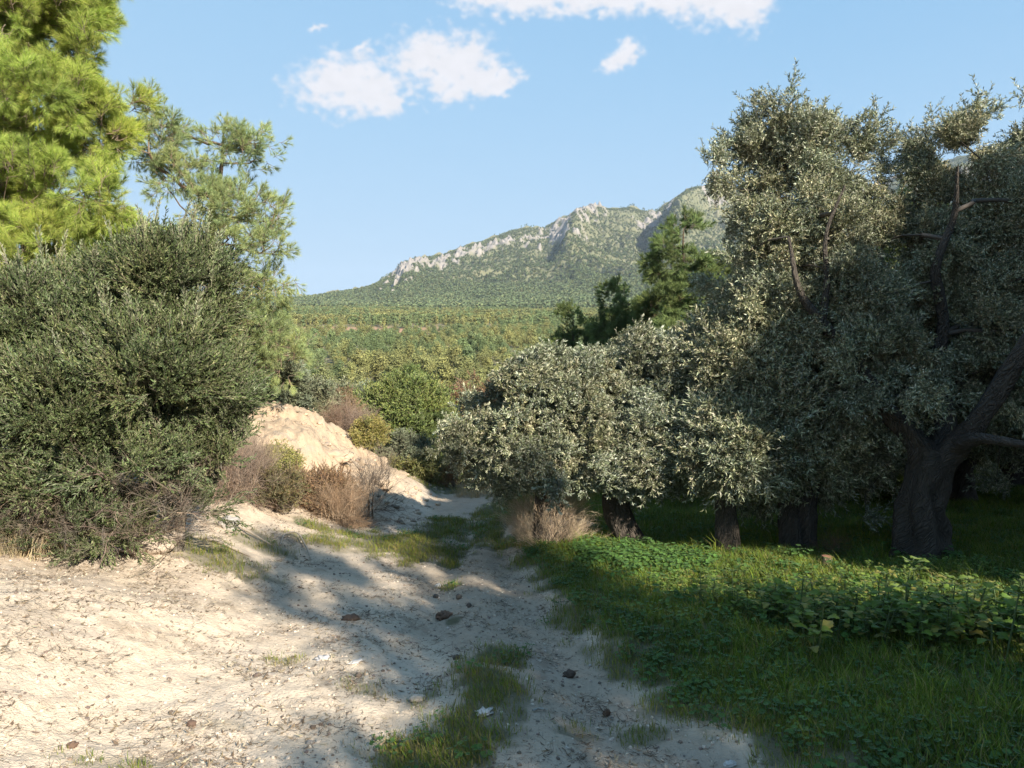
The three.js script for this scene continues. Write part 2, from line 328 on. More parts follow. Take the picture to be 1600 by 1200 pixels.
// ---------------------------------------------------------------- crowns: clumps placed through ellipsoids, joined to the stems by twigs
const mat4 = new THREE.Matrix4(), quat = new THREE.Quaternion();
function placedAt(p, dir, roll, s) { quat.setFromUnitVectors(UP, dir); const q2 = new THREE.Quaternion().setFromAxisAngle(UP, roll); quat.multiply(q2); return new THREE.Matrix4().compose(p, quat, V(s, s, s)); }
// o: root (world position), stems: [{pts, radii, name}], blobs: [[x, y, z, rx, ry, rz, weight]], clumps, sprays, spread, geo, mat, tint, up, out, hang, gap
function plantOf(root, o) {
  const r = rngOf(o.seed), bark = o.bark ?? BARK.olive, nodes = [];
  for (const s of o.stems ?? []) {
    part(root, s.name ?? 'trunk', limb(s.pts, s.radii, s.sides ?? 14, bark, o.seed + nodes.length, s.knob), M.bark);
    const cv = new THREE.CatmullRomCurve3(s.pts), L = cv.getLength(), m = Math.ceil(L / 0.15);
    for (let k = Math.ceil(m * (s.from ?? 0.45)); k <= m; k++) { const t = k / m, f = cv.getUtoTmapping(t) * (s.pts.length - 1), i = Math.min(s.pts.length - 2, Math.floor(f)); nodes.push({ p: cv.getPointAt(t), r: lerp(s.radii[i], s.radii[i + 1], f - i), cost: 0, kids: 0, parent: -1 }); }
  }
  if (!nodes.length) nodes.push({ p: V(0, 0.02, 0), r: 0.05, cost: 0, kids: 0, parent: -1 });
  const stemCount = nodes.length, total = o.blobs.reduce((s, b) => s + (b[6] ?? 1) * b[3] * b[4] * b[5], 0), clumps = [];
  const freq = o.gapFreq ?? 1.6;
  for (const b of o.blobs) {
    const want = Math.max(2, Math.round((o.clumps * (b[6] ?? 1) * b[3] * b[4] * b[5]) / total));
    for (let k = 0, tries = 0; k < want && tries < want * 12; tries++) {
      let x = gauss(r), y = gauss(r), z = gauss(r); const l = Math.hypot(x, y, z) || 1, q = Math.pow(r(), o.shell ?? 0.3); x *= q / l; y *= q / l; z *= q / l;
      const p = V(b[0] + x * b[3], b[1] + y * b[4], b[2] + z * b[5]);
      if (n3(p.x * freq + o.seed * 3.1, p.y * freq, p.z * freq) < (o.gap ?? -0.35)) continue;
      if (o.keep && !o.keep(p)) continue;
      clumps.push({ p, out: V(x / b[3], y / b[4], z / b[5]).normalize(), q }); k++;
    }
  }
  const start = nodes[0].p.clone();
  clumps.sort((a, b) => a.p.distanceToSquared(start) - b.p.distanceToSquared(start));
  for (const c of clumps) {
    let best = 0, bd = 1e9;
    for (let i = 0; i < nodes.length; i++) { const dd = nodes[i].p.distanceTo(c.p) * (1 + 0.0 * nodes[i].cost) + nodes[i].cost * 0.35; if (dd < bd) { bd = dd; best = i; } }
    const a = nodes[best], L = a.p.distanceTo(c.p), m = Math.max(1, Math.min(5, Math.round(L / 0.22)));
    let prev = best;
    for (let k = 1; k <= m; k++) {
      const t = k / m, p = a.p.clone().lerp(c.p, t), w = Math.sin(t * Math.PI) * L * 0.12;
      if (k < m) p.add(V((r() - 0.5) * w * 1.6, (o.arch ?? 0.6) * w, (r() - 0.5) * w * 1.6));
      nodes.push({ p, r: 0, cost: a.cost + L * t, kids: 0, parent: prev }); prev = nodes.length - 1;
    }
    nodes[prev].kids = 1;
  }
  for (let i = nodes.length - 1; i >= stemCount; i--) { const n = nodes[i]; n.kids = Math.max(1, n.kids); if (n.parent >= 0) nodes[n.parent].kids += n.kids; }
  const tw = new G(), tr = o.twigR ?? 0.0045, most = o.branchMost ?? 0.09;
  for (let i = stemCount; i < nodes.length; i++) { const n = nodes[i], a = nodes[n.parent], ra = Math.min(most, tr * Math.pow(n.kids, 0.45)), rb = Math.min(most, tr * Math.pow(Math.max(1, n.kids - 0.5), 0.45)); stick(tw, a.p, n.p, ra, rb, ra > 0.02 ? 7 : ra > 0.008 ? 5 : 4, bark); }
  if (tw.i.length && !o.noTwigs) part(root, 'branches', tw.build(true), o.twigMat ?? M.twig, 'stuff');
  const list = [], tint = o.tint ?? [1, 1, 1], dir = V(0, 0, 0);
  for (const c of clumps) {
    const shade = 1 + (r() - 0.5) * (o.clumpVary ?? 0.3), warm = (r() - 0.5) * 0.14;
    const many = Math.max(2, Math.round(o.sprays * lerp(0.45, 1.55, r()))), loose = o.spread * lerp(0.6, 1.7, r() * r());
    for (let k = 0; k < many; k++) {
      const p = c.p.clone().add(V(gauss(r), gauss(r) * 0.8, gauss(r)).multiplyScalar(loose));
      dir.copy(c.out).multiplyScalar(o.out ?? 0.7).add(V(gauss(r), gauss(r), gauss(r)).multiplyScalar(o.wild ?? 0.6)); dir.y += (o.up ?? 0.45) - (o.hang ?? 0) * clamp(-c.out.y + 0.2); dir.normalize();
      const v = shade * (1 + (r() - 0.5) * 0.24);
      list.push({ m: placedAt(p, dir, r() * 6.283, (o.size ?? 1) * lerp(0.75, 1.2, r())), c: rgb(tint[0] * v * (1 + warm), tint[1] * v, tint[2] * v * (1 - warm)) });
    }
  }
  copies(root, o.crownName ?? 'crown', o.geo, o.mat, list);
  if (o.extra) o.extra(root, clumps, r);
  return root;
}

// ---------------------------------------------------------------- where grass grows
const spotsOf = (list) => list.map(([u, v, rx, rd, turn = 0, k = 1]) => { const p = onGround(u, v); return { x: p.x, d: -p.z, rx, rd, turn, k }; });
const GRASS = spotsOf([
  [650, 858, 0.62, 0.75, 0.2], [600, 850, 0.5, 0.5, 0], [700, 822, 0.4, 0.9, 0], [320, 862, 0.7, 0.30, -0.5, 0.75], [300, 840, 0.5, 0.3, 0, 0.7], [400, 845, 0.4, 0.3, -0.3, 0.6], [520, 850, 0.5, 0.3, 0, 0.7],
  [770, 830, 0.25, 1.2, 0], [790, 800, 0.5, 1.2, 0], [690, 765, 0.7, 0.7, 0], [660, 845, 0.3, 0.8, 0],
  [690, 1175, 0.34, 0.40, 0], [640, 1190, 0.26, 0.22, 0], [770, 1085, 0.17, 0.42, 0], [780, 1030, 0.16, 0.30, 0], [740, 1045, 0.12, 0.15, 0, 0.6], [800, 1110, 0.12, 0.25, 0, 0.7], [660, 1100, 0.1, 0.1, 0, 0.6],
  [380, 900, 0.14, 0.10, 0, 0.8], [708, 918, 0.12, 0.12], [700, 880, 0.14, 0.35, 0], [710, 968, 0.08, 0.1], [330, 775, 0.25, 0.15, 0, 0.6], [500, 825, 0.4, 0.25, 0, 0.8],
  [450, 1030, 0.13, 0.07, 0, 0.4], [575, 1082, 0.14, 0.08, 0, 0.45], [180, 1190, 0.3, 0.1, 0, 0.4], [900, 1150, 0.12, 0.1, 0, 0.6], [350, 1130, 0.1, 0.06, 0, 0.35], [250, 1195, 0.2, 0.08, 0, 0.3], [1010, 1150, 0.15, 0.15, 0, 0.6], [560, 1175, 0.1, 0.06, 0, 0.4],
]);
function grassAt(x, d) {
  const wob = 0.16 * n2(x * 2.2 + 5, d * 2.2) + 0.08 * n2(x * 6, d * 6), e = table(EDGE, d);
  let g = sm(-0.10, 0.16, x - e + wob);
  for (const s of GRASS) { const dx = x - s.x, dd = d - s.d, c = Math.cos(s.turn), n = Math.sin(s.turn), q = Math.hypot((dx * c + dd * n) / s.rx, (dd * c - dx * n) / s.rd); if (q < 1.6) g = Math.max(g, s.k * sm(1.15, 0.65, q + wob * 2.2)); }
  if (d > 14.5) g = Math.max(g, sm(14.5, 16.5, d) * 0.8);
  if (Math.hypot((x - 0.5) / 0.55, (d - 9.25) / 0.38) < 1.1) g *= 0.15;                              // bare mound round the olive
  return g;
}
// ---------------------------------------------------------------- ground: one sheet from underfoot to the horizon
{
  const az = [], rad = [];
  for (let a = -180; a < 180; ) { az.push(a); const w = Math.abs(a); a += w < 37 ? 0.16 : w < 50 ? 1 : 4; }
  az.push(180);
  for (let r = 0.4; r < 7000; ) { rad.push(r); r *= r < 2 ? 1.08 : r < 20 ? 1.0068 : r < 60 ? 1.02 : r < 1000 ? 1.035 : 1.3; }
  const g = new G(), c = rgb(0, 0, 0);
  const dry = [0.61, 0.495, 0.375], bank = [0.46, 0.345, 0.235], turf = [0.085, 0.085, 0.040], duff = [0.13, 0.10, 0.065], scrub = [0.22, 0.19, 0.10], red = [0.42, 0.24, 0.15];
  const mix = (a, b, t) => a.map((q, i) => lerp(q, b[i], t));
  for (const r of rad) for (const a of az) {
    const x = r * Math.sin(a * D2R), d = r * Math.cos(a * D2R);
    let col = dry;
    if (r < 40) {
      const l = Math.max(0, -x - 1.2), damp = 0.5 + 0.5 * fbm(x * 0.8, d * 0.8, 4);
      col = mix(mix(dry, [0.50, 0.405, 0.31], sm(0.45, 0.85, damp)), bank, sm(0.3, 1, l) * sm(9, 11, d));
      { const st = 0.5 + 0.5 * n2(x * 1.4 + d, hgt(x, d, false) * 7); col = mix(col, [0.44, 0.33, 0.235], 0.4 * sm(0.5, 0.9, st) * sm(0.3, 1, l) * sm(9, 11, d)); }
      col = mix(col, [0.42, 0.35, 0.28], 0.55 * sm(0.1, 0.55, fbm(x * 3.1 + 8, d * 3.1, 4)) );
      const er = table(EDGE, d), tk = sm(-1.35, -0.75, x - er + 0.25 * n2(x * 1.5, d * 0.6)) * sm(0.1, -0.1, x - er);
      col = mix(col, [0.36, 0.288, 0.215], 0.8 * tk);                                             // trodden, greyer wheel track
      col = mix(col, [0.27, 0.205, 0.145], 0.6 * sm(0.18, 0.5, fbm(x * 2.3 + 60, d * 2.3, 5) + 0.25 * n2(x * 14, d * 14)) * sm(0.35, 0.7, damp));   // brown leaf mould
      col = mix(col, turf, 0.9 * grassAt(x, d));
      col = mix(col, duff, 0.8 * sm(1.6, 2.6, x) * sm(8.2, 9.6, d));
      col = mix(col, scrub, sm(15, 18, d) * 0.85);
    } else col = mix(scrub, [0.20, 0.17, 0.095], clamp(0.5 + 0.6 * fbm(x * 0.03, d * 0.03, 4)));
    if (r > 340 && r < 420) { const u = a; col = mix(col, red, sm(350, 362, r) * sm(412, 400, r) * sm(-16.5, -14, u + n2(a * 2, 3)) * sm(-4, -6, u + n2(a * 2, 9))); }
    if (r > 560 && r < 640) col = mix(col, [0.5, 0.42, 0.34], sm(570, 580, r) * sm(620, 610, r) * sm(-18.5, -17.5, a) * sm(-12.5, -14, a) * 0.8);
    c.setRGB(...col);
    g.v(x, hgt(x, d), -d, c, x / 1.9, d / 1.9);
  }
  const n = az.length;
  for (let k = 0; k + 1 < rad.length; k++) for (let j = 0; j + 1 < n; j++) { const q = k * n + j, w = q + n; g.tri(q, q + 1, w); g.tri(q + 1, w + 1, w); }
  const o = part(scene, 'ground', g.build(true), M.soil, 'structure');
  tag(o, 'pale dry earth track and verges falling away to the wooded valley', 'ground');
}
// ---------------------------------------------------------------- mountain
const SKYLINE = [[-500, 470], [200, 476], [430, 468], [500, 460], [560, 450], [585, 444], [610, 430], [622, 420], [630, 410], [660, 403], [700, 395], [730, 383], [760, 375], [800, 360], [822, 356], [850, 355], [868, 345], [880, 340], [905, 328], [925, 322], [945, 325], [960, 327], [985, 324], [1000, 330], [1022, 331], [1040, 318], [1055, 310], [1070, 299], [1085, 294], [1105, 291], [1130, 292], [1150, 300], [1200, 318], [1260, 312], [1330, 300], [1400, 276], [1450, 262], [1500, 245], [1560, 222], [1600, 206], [1700, 190], [1900, 220], [2400, 330], [3600, 460]];
const RIDGE = [[-500, 1500], [430, 1500], [560, 1750], [620, 2100], [800, 2500], [925, 2600], [1000, 2800], [1100, 2900], [1300, 2900], [1600, 2500], [2400, 2500]];
const skyY = (u) => table(SKYLINE, u);
function mountain(a, r) {   // azimuth in degrees, distance
  const u = 800 + F * Math.tan(a * D2R), R = (table(RIDGE, u - 40) + table(RIDGE, u) + table(RIDGE, u + 40)) / 3, top = EYE + R * Math.cos(a * D2R) * (515 - skyY(u)) / F, t = (r - 950) / (R - 950), x = r * Math.sin(a * D2R), d = r * Math.cos(a * D2R);
  if (t > 1) return { h: top - (r - R) * 0.55 + 6 * n2(x * 0.02, d * 0.02), t, top, u };
  const rise = Math.max(0, top - 24);
  let h = 24 + rise * (0.26 * t + 0.74 * Math.pow(t, 2.1));
  const big = rise / 400, env = Math.sin(Math.PI * clamp(t)) ;
  const warpx = x + 90 * n2(x * 0.003, d * 0.003), rg = (s, q) => 1 - Math.abs(n2(warpx * s + q, d * s * 0.55 + q));
  h += big * env * t * (75 * (rg(0.0028, 3) - 0.6) + 38 * (rg(0.0075, 8) - 0.6));
  h += big * sm(0.25, 0.6, t) * sm(1.0, 0.93, t) * (16 * (rg(0.018, 5) - 0.6) + 7 * n2(x * 0.05, d * 0.05));
  // spurs running down towards the valley, the first added so its shade imitates a cloud shadow; each [azimuth at the crest, azimuth lower down, height, width]
  for (const [a0, a1, hh, w] of [[13.4, 10.0, 135, 1.0], [5.2, 3.0, 60, 1.0], [-7.2, -7.6, 22, 0.8], [19, 17, 80, 1.6], [27, 25, 90, 2]]) { const c = lerp(a1, a0, t), e = (a - c) / w; h += hh * Math.exp(-e * e) * sm(0.42, 0.68, t) * sm(0.98, 0.78, t); }
  const lid = EYE + (top - EYE) * (r / R) * 0.985;      // nothing on the slope rises above the crest
  if (h > lid - 12) h = lid - 12 * Math.exp(-(h - lid + 12) / 12);
  return { h, t, top, u };
}
// bare limestone: [azimuth, share of the way up, half width in degrees, half height]
const CRAGS = [[-7.9, 0.78, 1.0, 0.16], [-6.6, 0.90, 0.9, 0.06], [-5.4, 0.87, 1.0, 0.05], [-4.0, 0.88, 0.8, 0.05], [-2.0, 0.88, 0.9, 0.05], [-0.4, 0.87, 0.9, 0.05], [1.6, 0.86, 0.9, 0.05], [3.9, 0.83, 1.6, 0.14], [5.2, 0.91, 1.1, 0.07], [5.9, 0.95, 0.7, 0.05], [10.2, 0.90, 0.5, 0.07], [11.8, 0.92, 0.5, 0.05], [12.6, 0.9, 0.5, 0.04], [14.5, 0.86, 0.8, 0.05], [4.6, 0.80, 0.8, 0.05], [9.3, 0.84, 0.4, 0.05], [32, 0.8, 2.2, 0.12], [25, 0.8, 2, 0.1], [36, 0.85, 2, 0.1]];
function crag(a, t, x, d) {
  let m = -1;
  for (const [ca, ct, wa, wt] of CRAGS) m = Math.max(m, 1 - Math.hypot((a - ca) / (wa * 1.2), (t - ct) / (wt * 1.25)));
  if (m < -0.8) return 0;
  return sm(0.02, 0.30, m * 0.6 + 0.85 * fbm(x * 0.022 + 3, d * 0.012, 5) - 0.06);
}
{
  const g = new G(), c = rgb(0, 0, 0), A = [], R = [];
  for (let a = -34; a <= 46; a += a < -18 ? 0.5 : a < 17 ? 0.1 : 0.25) A.push(a);
  for (let k = 0; k <= 300; k++) { const t = k / 300; R.push(t < 0.93 ? t / 0.93 * 1.02 : 1.02 + (t - 0.93) / 0.07 * 0.9); }
  for (const a of A) for (const t of R) {
    const u = 800 + F * Math.tan(a * D2R), Rr = (table(RIDGE, u - 40) + table(RIDGE, u) + table(RIDGE, u + 40)) / 3, r = 950 + t * (Rr - 950), m = mountain(a, r), x = r * Math.sin(a * D2R), d = r * Math.cos(a * D2R);
    const k = crag(a, t, x, d), rough = k * (13 * (1 - Math.abs(n2(x * 0.03, d * 0.012))) + 6 * n2(x * 0.08, d * 0.03));
    const e = 0.5 + 0.5 * fbm(x * 0.02, d * 0.02, 4), w = 0.5 + 0.5 * fbm(x * 0.09 + 4, d * 0.05, 3);
    const veg = [lerp(0.10, 0.19, e), lerp(0.115, 0.175, e), lerp(0.055, 0.10, e)], st = [lerp(0.17, 0.37, w), lerp(0.155, 0.325, w), lerp(0.14, 0.285, w)];
    c.setRGB(lerp(veg[0], st[0], k), lerp(veg[1], st[1], k), lerp(veg[2], st[2], k));
    g.v(x, m.h + rough + (t < 0.02 ? -1.5 : 0), -d, c, x / 30, d / 30);
  }
  const n = R.length;
  for (let k = 0; k + 1 < A.length; k++) for (let j = 0; j + 1 < n; j++) { const q = k * n + j, w = q + n; g.tri(q, w, q + 1); g.tri(q + 1, w, w + 1); }
  tag(part(scene, 'mountain', g.build(true), M.rock, 'structure'), 'long wooded mountain ridge with pale limestone crags below the crest', 'mountain');
}
// ---------------------------------------------------------------- woods that read as one mass
function treeGeo(seed, n, size, o = {}) {   // crown of leaf clumps, unit height, base at 0
  const r = rngOf(seed), g = new G(), cone = o.cone ?? 0.5, blobs = [];
  for (let k = 0; k < (o.lobes ?? 9); k++) { const f = lerp(0.28, 0.88, r()), w = (1 - f * cone) * 0.30, a = r() * 6.283; blobs.push([Math.cos(a) * w * r(), f, Math.sin(a) * w * r(), lerp(0.13, 0.22, r()) * (1.25 - f * 0.6 * cone)]); }
  const core = rgb(0.7, 0.7, 0.7);
  stick(g, V(0, 0, 0), V(0.02, 0.7, 0.01), 0.025, 0.01, 4, rgb(1.3, 1.0, 0.9));
  for (let k = 0; k < n; k++) {
    const b = blobs[k % blobs.length], d = V(gauss(r), gauss(r) + 0.25, gauss(r)).normalize(), p = V(b[0], b[1], b[2]).addScaledVector(d, b[3] * Math.pow(r(), 0.4));
    const q = d.clone().add(V(gauss(r), gauss(r), gauss(r)).multiplyScalar(0.8)).normalize(), [x, y] = frameOf(q), a = r() * 6.283, s = size * lerp(0.6, 1.3, r()), c = core.clone().multiplyScalar(lerp(0.7, 1.6, r()));
    const at3 = (t, l) => g.v(p.x + (x.x * Math.cos(t) + y.x * Math.sin(t)) * l, p.y + (x.y * Math.cos(t) + y.y * Math.sin(t)) * l, p.z + (x.z * Math.cos(t) + y.z * Math.sin(t)) * l, c);
    const i = at3(a, s); at3(a + 2.0, s * 0.7); at3(a + 3.3, s); g.tri(i, i + 1, i + 2);
  }
  return g.build();
}
const woodColor = (r, x, d) => {
  const q = fbm(x * 0.012 + 50, d * 0.012, 3) + 0.55 * (r() - 0.5);
  const base = q > 0.22 ? [0.25, 0.25, 0.085] : q > -0.08 ? [0.225, 0.235, 0.085] : [0.165, 0.215, 0.085];
  return vary(base, r, 0.2);
};
function wood(name, label, geos, list) {
  geos.forEach((geo, k) => { const sub = list.filter((_, i) => i % geos.length === k); const o = copies(scene, name, geo, M.far, sub); tag(o, label + ['', ', sparser trees between', ', taller trees between'][k], 'woodland'); });
}
{
  const r = rngOf(77), near = [], mid = [], high = [], m4 = () => new THREE.Matrix4();
  const put = (list, x, y, z, h, w, c) => list.push({ m: m4().compose(V(x, y, z), new THREE.Quaternion().setFromAxisAngle(UP, r() * 6.283), V(h * w, h, h * w)), c });
  const open = (a, q) => (q > 300 && q < 412 && a > -15.6 && a < -4.6 && n2(a * 0.9, q * 0.02) > -0.5 - (q > 345 ? 0 : -0.55)) || (q > 565 && q < 625 && a > -18.3 && a < -12.8);
  for (let k = 0; k < 9500; k++) {             // valley, 62 m to 400 m
    const a = lerp(-32, 34, r()), q = Math.sqrt(lerp(62 * 62, 400 * 400, r())), x = q * Math.sin(a * D2R), d = q * Math.cos(a * D2R);
    if (open(a, q) || fbm(x * 0.035, d * 0.035, 3) < -0.28) continue;
    const bushy = r() < 0.5, hh = bushy ? lerp(1.0, 2.4, r()) : lerp(2.6, 6.2, r() * r());
    put(near, x, hgt(x, d) - 0.1, -d, hh, bushy ? lerp(1.5, 2.2, r()) : lerp(0.85, 1.3, r()), woodColor(r, x, d));
  }
  for (let k = 0; k < 26000; k++) {            // rising ground to the foot of the mountain
    const a = lerp(-33, 36, r()), q = Math.sqrt(lerp(395 * 395, 1000 * 1000, r())), x = q * Math.sin(a * D2R), d = q * Math.cos(a * D2R);
    if (open(a, q) || fbm(x * 0.02, d * 0.02, 2) < -0.5) continue;
    put(mid, x, hgt(x, d) - 0.2, -d, lerp(3.5, 7, r()), lerp(0.8, 1.3, r()), woodColor(r, x, d));
  }
  for (let k = 0; k < 140000; k++) {           // mountain side
    const a = r() < 0.72 ? lerp(-19, 17, r()) : lerp(-33, 38, r()), u = 800 + F * Math.tan(a * D2R), R = table(RIDGE, u), t = Math.pow(r(), 0.75) * 1.0, q = 960 + t * (R - 960), x = q * Math.sin(a * D2R), d = q * Math.cos(a * D2R), m = mountain(a, q);
    if (crag(a, m.t, x, d) > lerp(0.15, 0.75, r() * r())) continue;
    const thin = fbm(x * 0.006 + 9, d * 0.006, 3);
    if (r() < sm(0.35, 0.95, m.t) * (0.45 - thin * 0.7)) continue;
    put(high, x, m.h - 0.6, -d, lerp(5, 10, r()) * lerp(1, 0.75, m.t), lerp(0.85, 1.35, r()), vary(lerp(0, 1, r()) < 0.3 ? [0.18, 0.205, 0.085] : [0.12, 0.16, 0.07], r, 0.28));
  }
  wood('valley_wood', 'mixed pines and scrub covering the valley floor below the mountain', [treeGeo(41, 900, 0.045, { cone: 0.4, lobes: 12 }), treeGeo(42, 800, 0.05, { cone: 0.7, lobes: 11 }), treeGeo(43, 900, 0.042, { cone: 0.1, lobes: 14 })], near);
  wood('foothill_wood', 'green pine wood on the rising ground below the mountain', [treeGeo(44, 170, 0.085, { cone: 0.5, lobes: 8 }), treeGeo(45, 170, 0.09, { cone: 0.75, lobes: 8 })], mid);
  wood('mountain_wood', 'dark green woodland over the mountain side', [treeGeo(46, 46, 0.16, { cone: 0.5, lobes: 6 })], high);
}
scene.fog = new THREE.FogExp2(new THREE.Color(0.72, 0.83, 1.0), 0.000075);

// ---------------------------------------------------------------- the olives
const local = (root, list, trim = 0) => list.map(([u, v, d, rx, ry, rz, w]) => { const p = at(u, v, d).sub(root), k = (q) => Math.max(q * 0.35, q - trim); return [p.x, p.y - trim * 0.5, p.z, k(rx), k(ry), k(rz), w ?? 1]; });
const path = (root, list) => list.map(([u, v, d]) => at(u, v, d).sub(root));
const base = (u, v) => { const p = onGround(u, v); p.y -= 0.06; return p; };
const rootThing = (name, label, category, p, group) => thing(name, label, category, p.x, p.y, p.z, group);
{   // the big old olive
  const p = base(1440, 878), D = -p.z, o = rootThing('olive_tree', 'huge old olive tree with thick dark trunk and wide silvery crown beside the leafy weeds', 'olive tree', p);
  plantOf(o, {
    seed: 101, geo: SPRAY.oliveBig, mat: M.olive, shell: 0.42, clumps: 880, sprays: 8, spread: 0.16, gap: 0.08, branchMost: 0.03, keep: (q) => q.y > 1.05 || n2(q.x * 2.2, q.z * 2) > 0.55, gapFreq: 1.9, up: 0.5, hang: 0.9, size: 0.85, twigR: 0.0035, clumpVary: 0.45,
    stems: [
      { name: 'trunk', pts: [V(0, -0.1, 0), ...path(p, [[1438, 830, D], [1440, 780, D], [1452, 730, D], [1462, 705, D]])], radii: [0.30, 0.22, 0.185, 0.185, 0.16], from: 1, sides: 28, knob: 0.22 },
      { name: 'limb', pts: path(p, [[1455, 735, D], [1500, 690, D - 0.1], [1540, 640, D - 0.2], [1575, 585, D - 0.3], [1610, 530, D - 0.4], [1670, 450, D - 0.5]]), radii: [0.155, 0.115, 0.095, 0.085, 0.075, 0.045], from: 0.3 },
      { name: 'limb', pts: path(p, [[1455, 735, D], [1430, 690, D], [1385, 640, D], [1335, 565, D], [1285, 505, D + 0.1], [1250, 455, D + 0.1], [1232, 370, D + 0.2]]), radii: [0.17, 0.11, 0.078, 0.062, 0.05, 0.032, 0.013], from: 0.3 },
      { name: 'limb', pts: path(p, [[1462, 730, D + 0.1], [1478, 660, D + 0.3], [1462, 590, D + 0.5], [1474, 500, D + 0.5], [1462, 420, D + 0.4], [1490, 340, D + 0.4], [1496, 260, D + 0.3]]), radii: [0.17, 0.10, 0.08, 0.06, 0.045, 0.03, 0.012], from: 0.25 },
      { name: 'limb', pts: path(p, [[1490, 700, D - 0.1], [1530, 686, D - 0.5], [1570, 690, D - 0.8], [1640, 700, D - 1.2]]), radii: [0.09, 0.05, 0.04, 0.02], from: 0.4 },
      { name: 'limb', pts: path(p, [[1285, 505, D + 0.1], [1292, 440, D + 0.2], [1290, 370, D + 0.2], [1320, 290, D + 0.2]]), radii: [0.035, 0.03, 0.02, 0.01], from: 0.2 },
    ],
    blobs: local(p, [
      [1235, 250, 8.7, 0.75, 0.62, 0.8], [1195, 200, 8.8, 0.35, 0.3, 0.4, 0.9], [1330, 235, 9, 0.5, 0.5, 0.7, 0.9], [1165, 290, 8.7, 0.35, 0.45, 0.5, 1], [1150, 400, 8.6, 0.38, 0.6, 0.7], [1260, 360, 8.5, 0.8, 0.6, 0.9, 1.1],
      [1290, 470, 8.2, 0.9, 0.7, 0.9], [1185, 510, 8.4, 0.6, 0.7, 0.8], [1350, 570, 7.9, 0.8, 0.65, 0.9], [1400, 400, 8.8, 0.6, 0.8, 0.9, 0.8], [1390, 270, 9.3, 0.3, 0.4, 0.5, 0.5],
      [1490, 235, 9, 0.5, 0.55, 0.7, 0.95], [1510, 340, 8.8, 0.7, 0.6, 0.9], [1600, 180, 9.3, 0.28, 0.3, 0.4], [1640, 250, 9.3, 0.5, 0.6, 0.6], [1600, 380, 8.8, 0.75, 0.8, 1], [1510, 480, 8.5, 0.85, 0.7, 1], [1560, 575, 8, 0.85, 0.5, 0.9], [1650, 520, 8.3, 0.9, 0.9, 1], [1720, 430, 8.0, 0.7, 0.7, 0.8],
      [1250, 640, 8.2, 0.75, 0.5, 0.8], [1170, 640, 8.5, 0.45, 0.55, 0.6], [1360, 690, 7.8, 0.45, 0.35, 0.5, 0.8], [1350, 790, 8.0, 0.32, 0.22, 0.4, 0.4], [1240, 720, 8.2, 0.4, 0.25, 0.5, 0.6], [1570, 740, 10, 0.5, 0.4, 0.5, 0.4], [1210, 165, 8.8, 0.2, 0.28, 0.25, 1.2], [1310, 175, 8.9, 0.22, 0.3, 0.25, 1.1], [1110, 250, 8.7, 0.25, 0.25, 0.3, 1], [1440, 190, 9, 0.25, 0.3, 0.3, 1], [1530, 170, 9, 0.25, 0.3, 0.3, 1], [1395, 330, 9, 0.3, 0.4, 0.4, 0.6], [1260, 300, 8.9, 0.9, 0.7, 0.8, 0.35], [1500, 300, 9, 0.9, 0.7, 0.8, 0.35], [1290, 420, 7.9, 0.6, 0.5, 0.4, 0.8], [1400, 520, 7.8, 0.6, 0.5, 0.4, 0.8], [1470, 420, 8.2, 0.5, 0.6, 0.4, 0.7],
    ], 0.2),
  });
}
{   // the olive beside the track, its foot in dry suckers
  const p = base(862, 848), D = -p.z, o = rootThing('olive_tree', 'silvery sunlit olive tree right beside the track, its trunk ringed by dry suckers', 'olive tree', p);
  plantOf(o, {
    seed: 102, keep: (q) => q.y > 0.93 || n2(q.x * 3, q.z * 3) > 0.6, geo: SPRAY.olive, mat: M.olive, clumps: 430, sprays: 9, spread: 0.10, gap: -0.08, gapFreq: 2.6, clumpVary: 0.45, up: 0.45, hang: 1.3, twigR: 0.003, size: 0.85,
    stems: [{ name: 'trunk', pts: [V(0, -0.1, 0), ...path(p, [[860, 800, D], [853, 760, D], [850, 715, D], [845, 650, D]])], radii: [0.24, 0.17, 0.14, 0.12, 0.05], sides: 20, from: 0.5 },
      { name: 'limb', pts: path(p, [[853, 745, D], [815, 690, D - 0.1], [775, 650, D - 0.2]]), radii: [0.1, 0.07, 0.03] }, { name: 'limb', pts: path(p, [[853, 740, D], [890, 680, D + 0.1], [915, 620, D + 0.2]]), radii: [0.1, 0.07, 0.03] }],
    blobs: local(p, [[865, 600, D, 0.55, 0.45, 0.7], [820, 640, D, 0.5, 0.6, 0.7], [912, 610, D, 0.42, 0.5, 0.7], [750, 680, D - 0.1, 0.4, 0.42, 0.6], [800, 700, D - 0.3, 0.5, 0.45, 0.6], [880, 690, D - 0.3, 0.6, 0.5, 0.7], [930, 685, D - 0.1, 0.4, 0.45, 0.6], [785, 725, D - 0.2, 0.33, 0.2, 0.4, 0.8], [900, 735, D - 0.3, 0.42, 0.22, 0.4, 0.8], [725, 640, D + 0.2, 0.25, 0.35, 0.4, 0.8], [870, 560, D + 0.1, 0.3, 0.22, 0.4]], 0.19),
    extra(root, clumps, r) {
      const list = [];
      for (let k = 0; k < 480; k++) { const a = r() * 6.283, q = lerp(0.12, 0.3, Math.sqrt(r())), h = lerp(0.02, 0.75, r() * r()), pp = V(Math.cos(a) * q - 0.07, h, Math.sin(a) * q + 0.05); list.push({ m: placedAt(pp, V(Math.cos(a) * 0.5, 0.7, Math.sin(a) * 0.5).add(V(gauss(r), gauss(r), gauss(r)).multiplyScalar(0.4)).normalize(), r() * 6.28, lerp(0.5, 1.1, r())), c: vary([1.6, 1.8, 1.95], r, 0.2) }); }
      tag(copies(root, 'suckers', SPRAY.dryTwig, M.dry, list), 'dry pale suckers round the foot of the trunk');
    },
  });
}
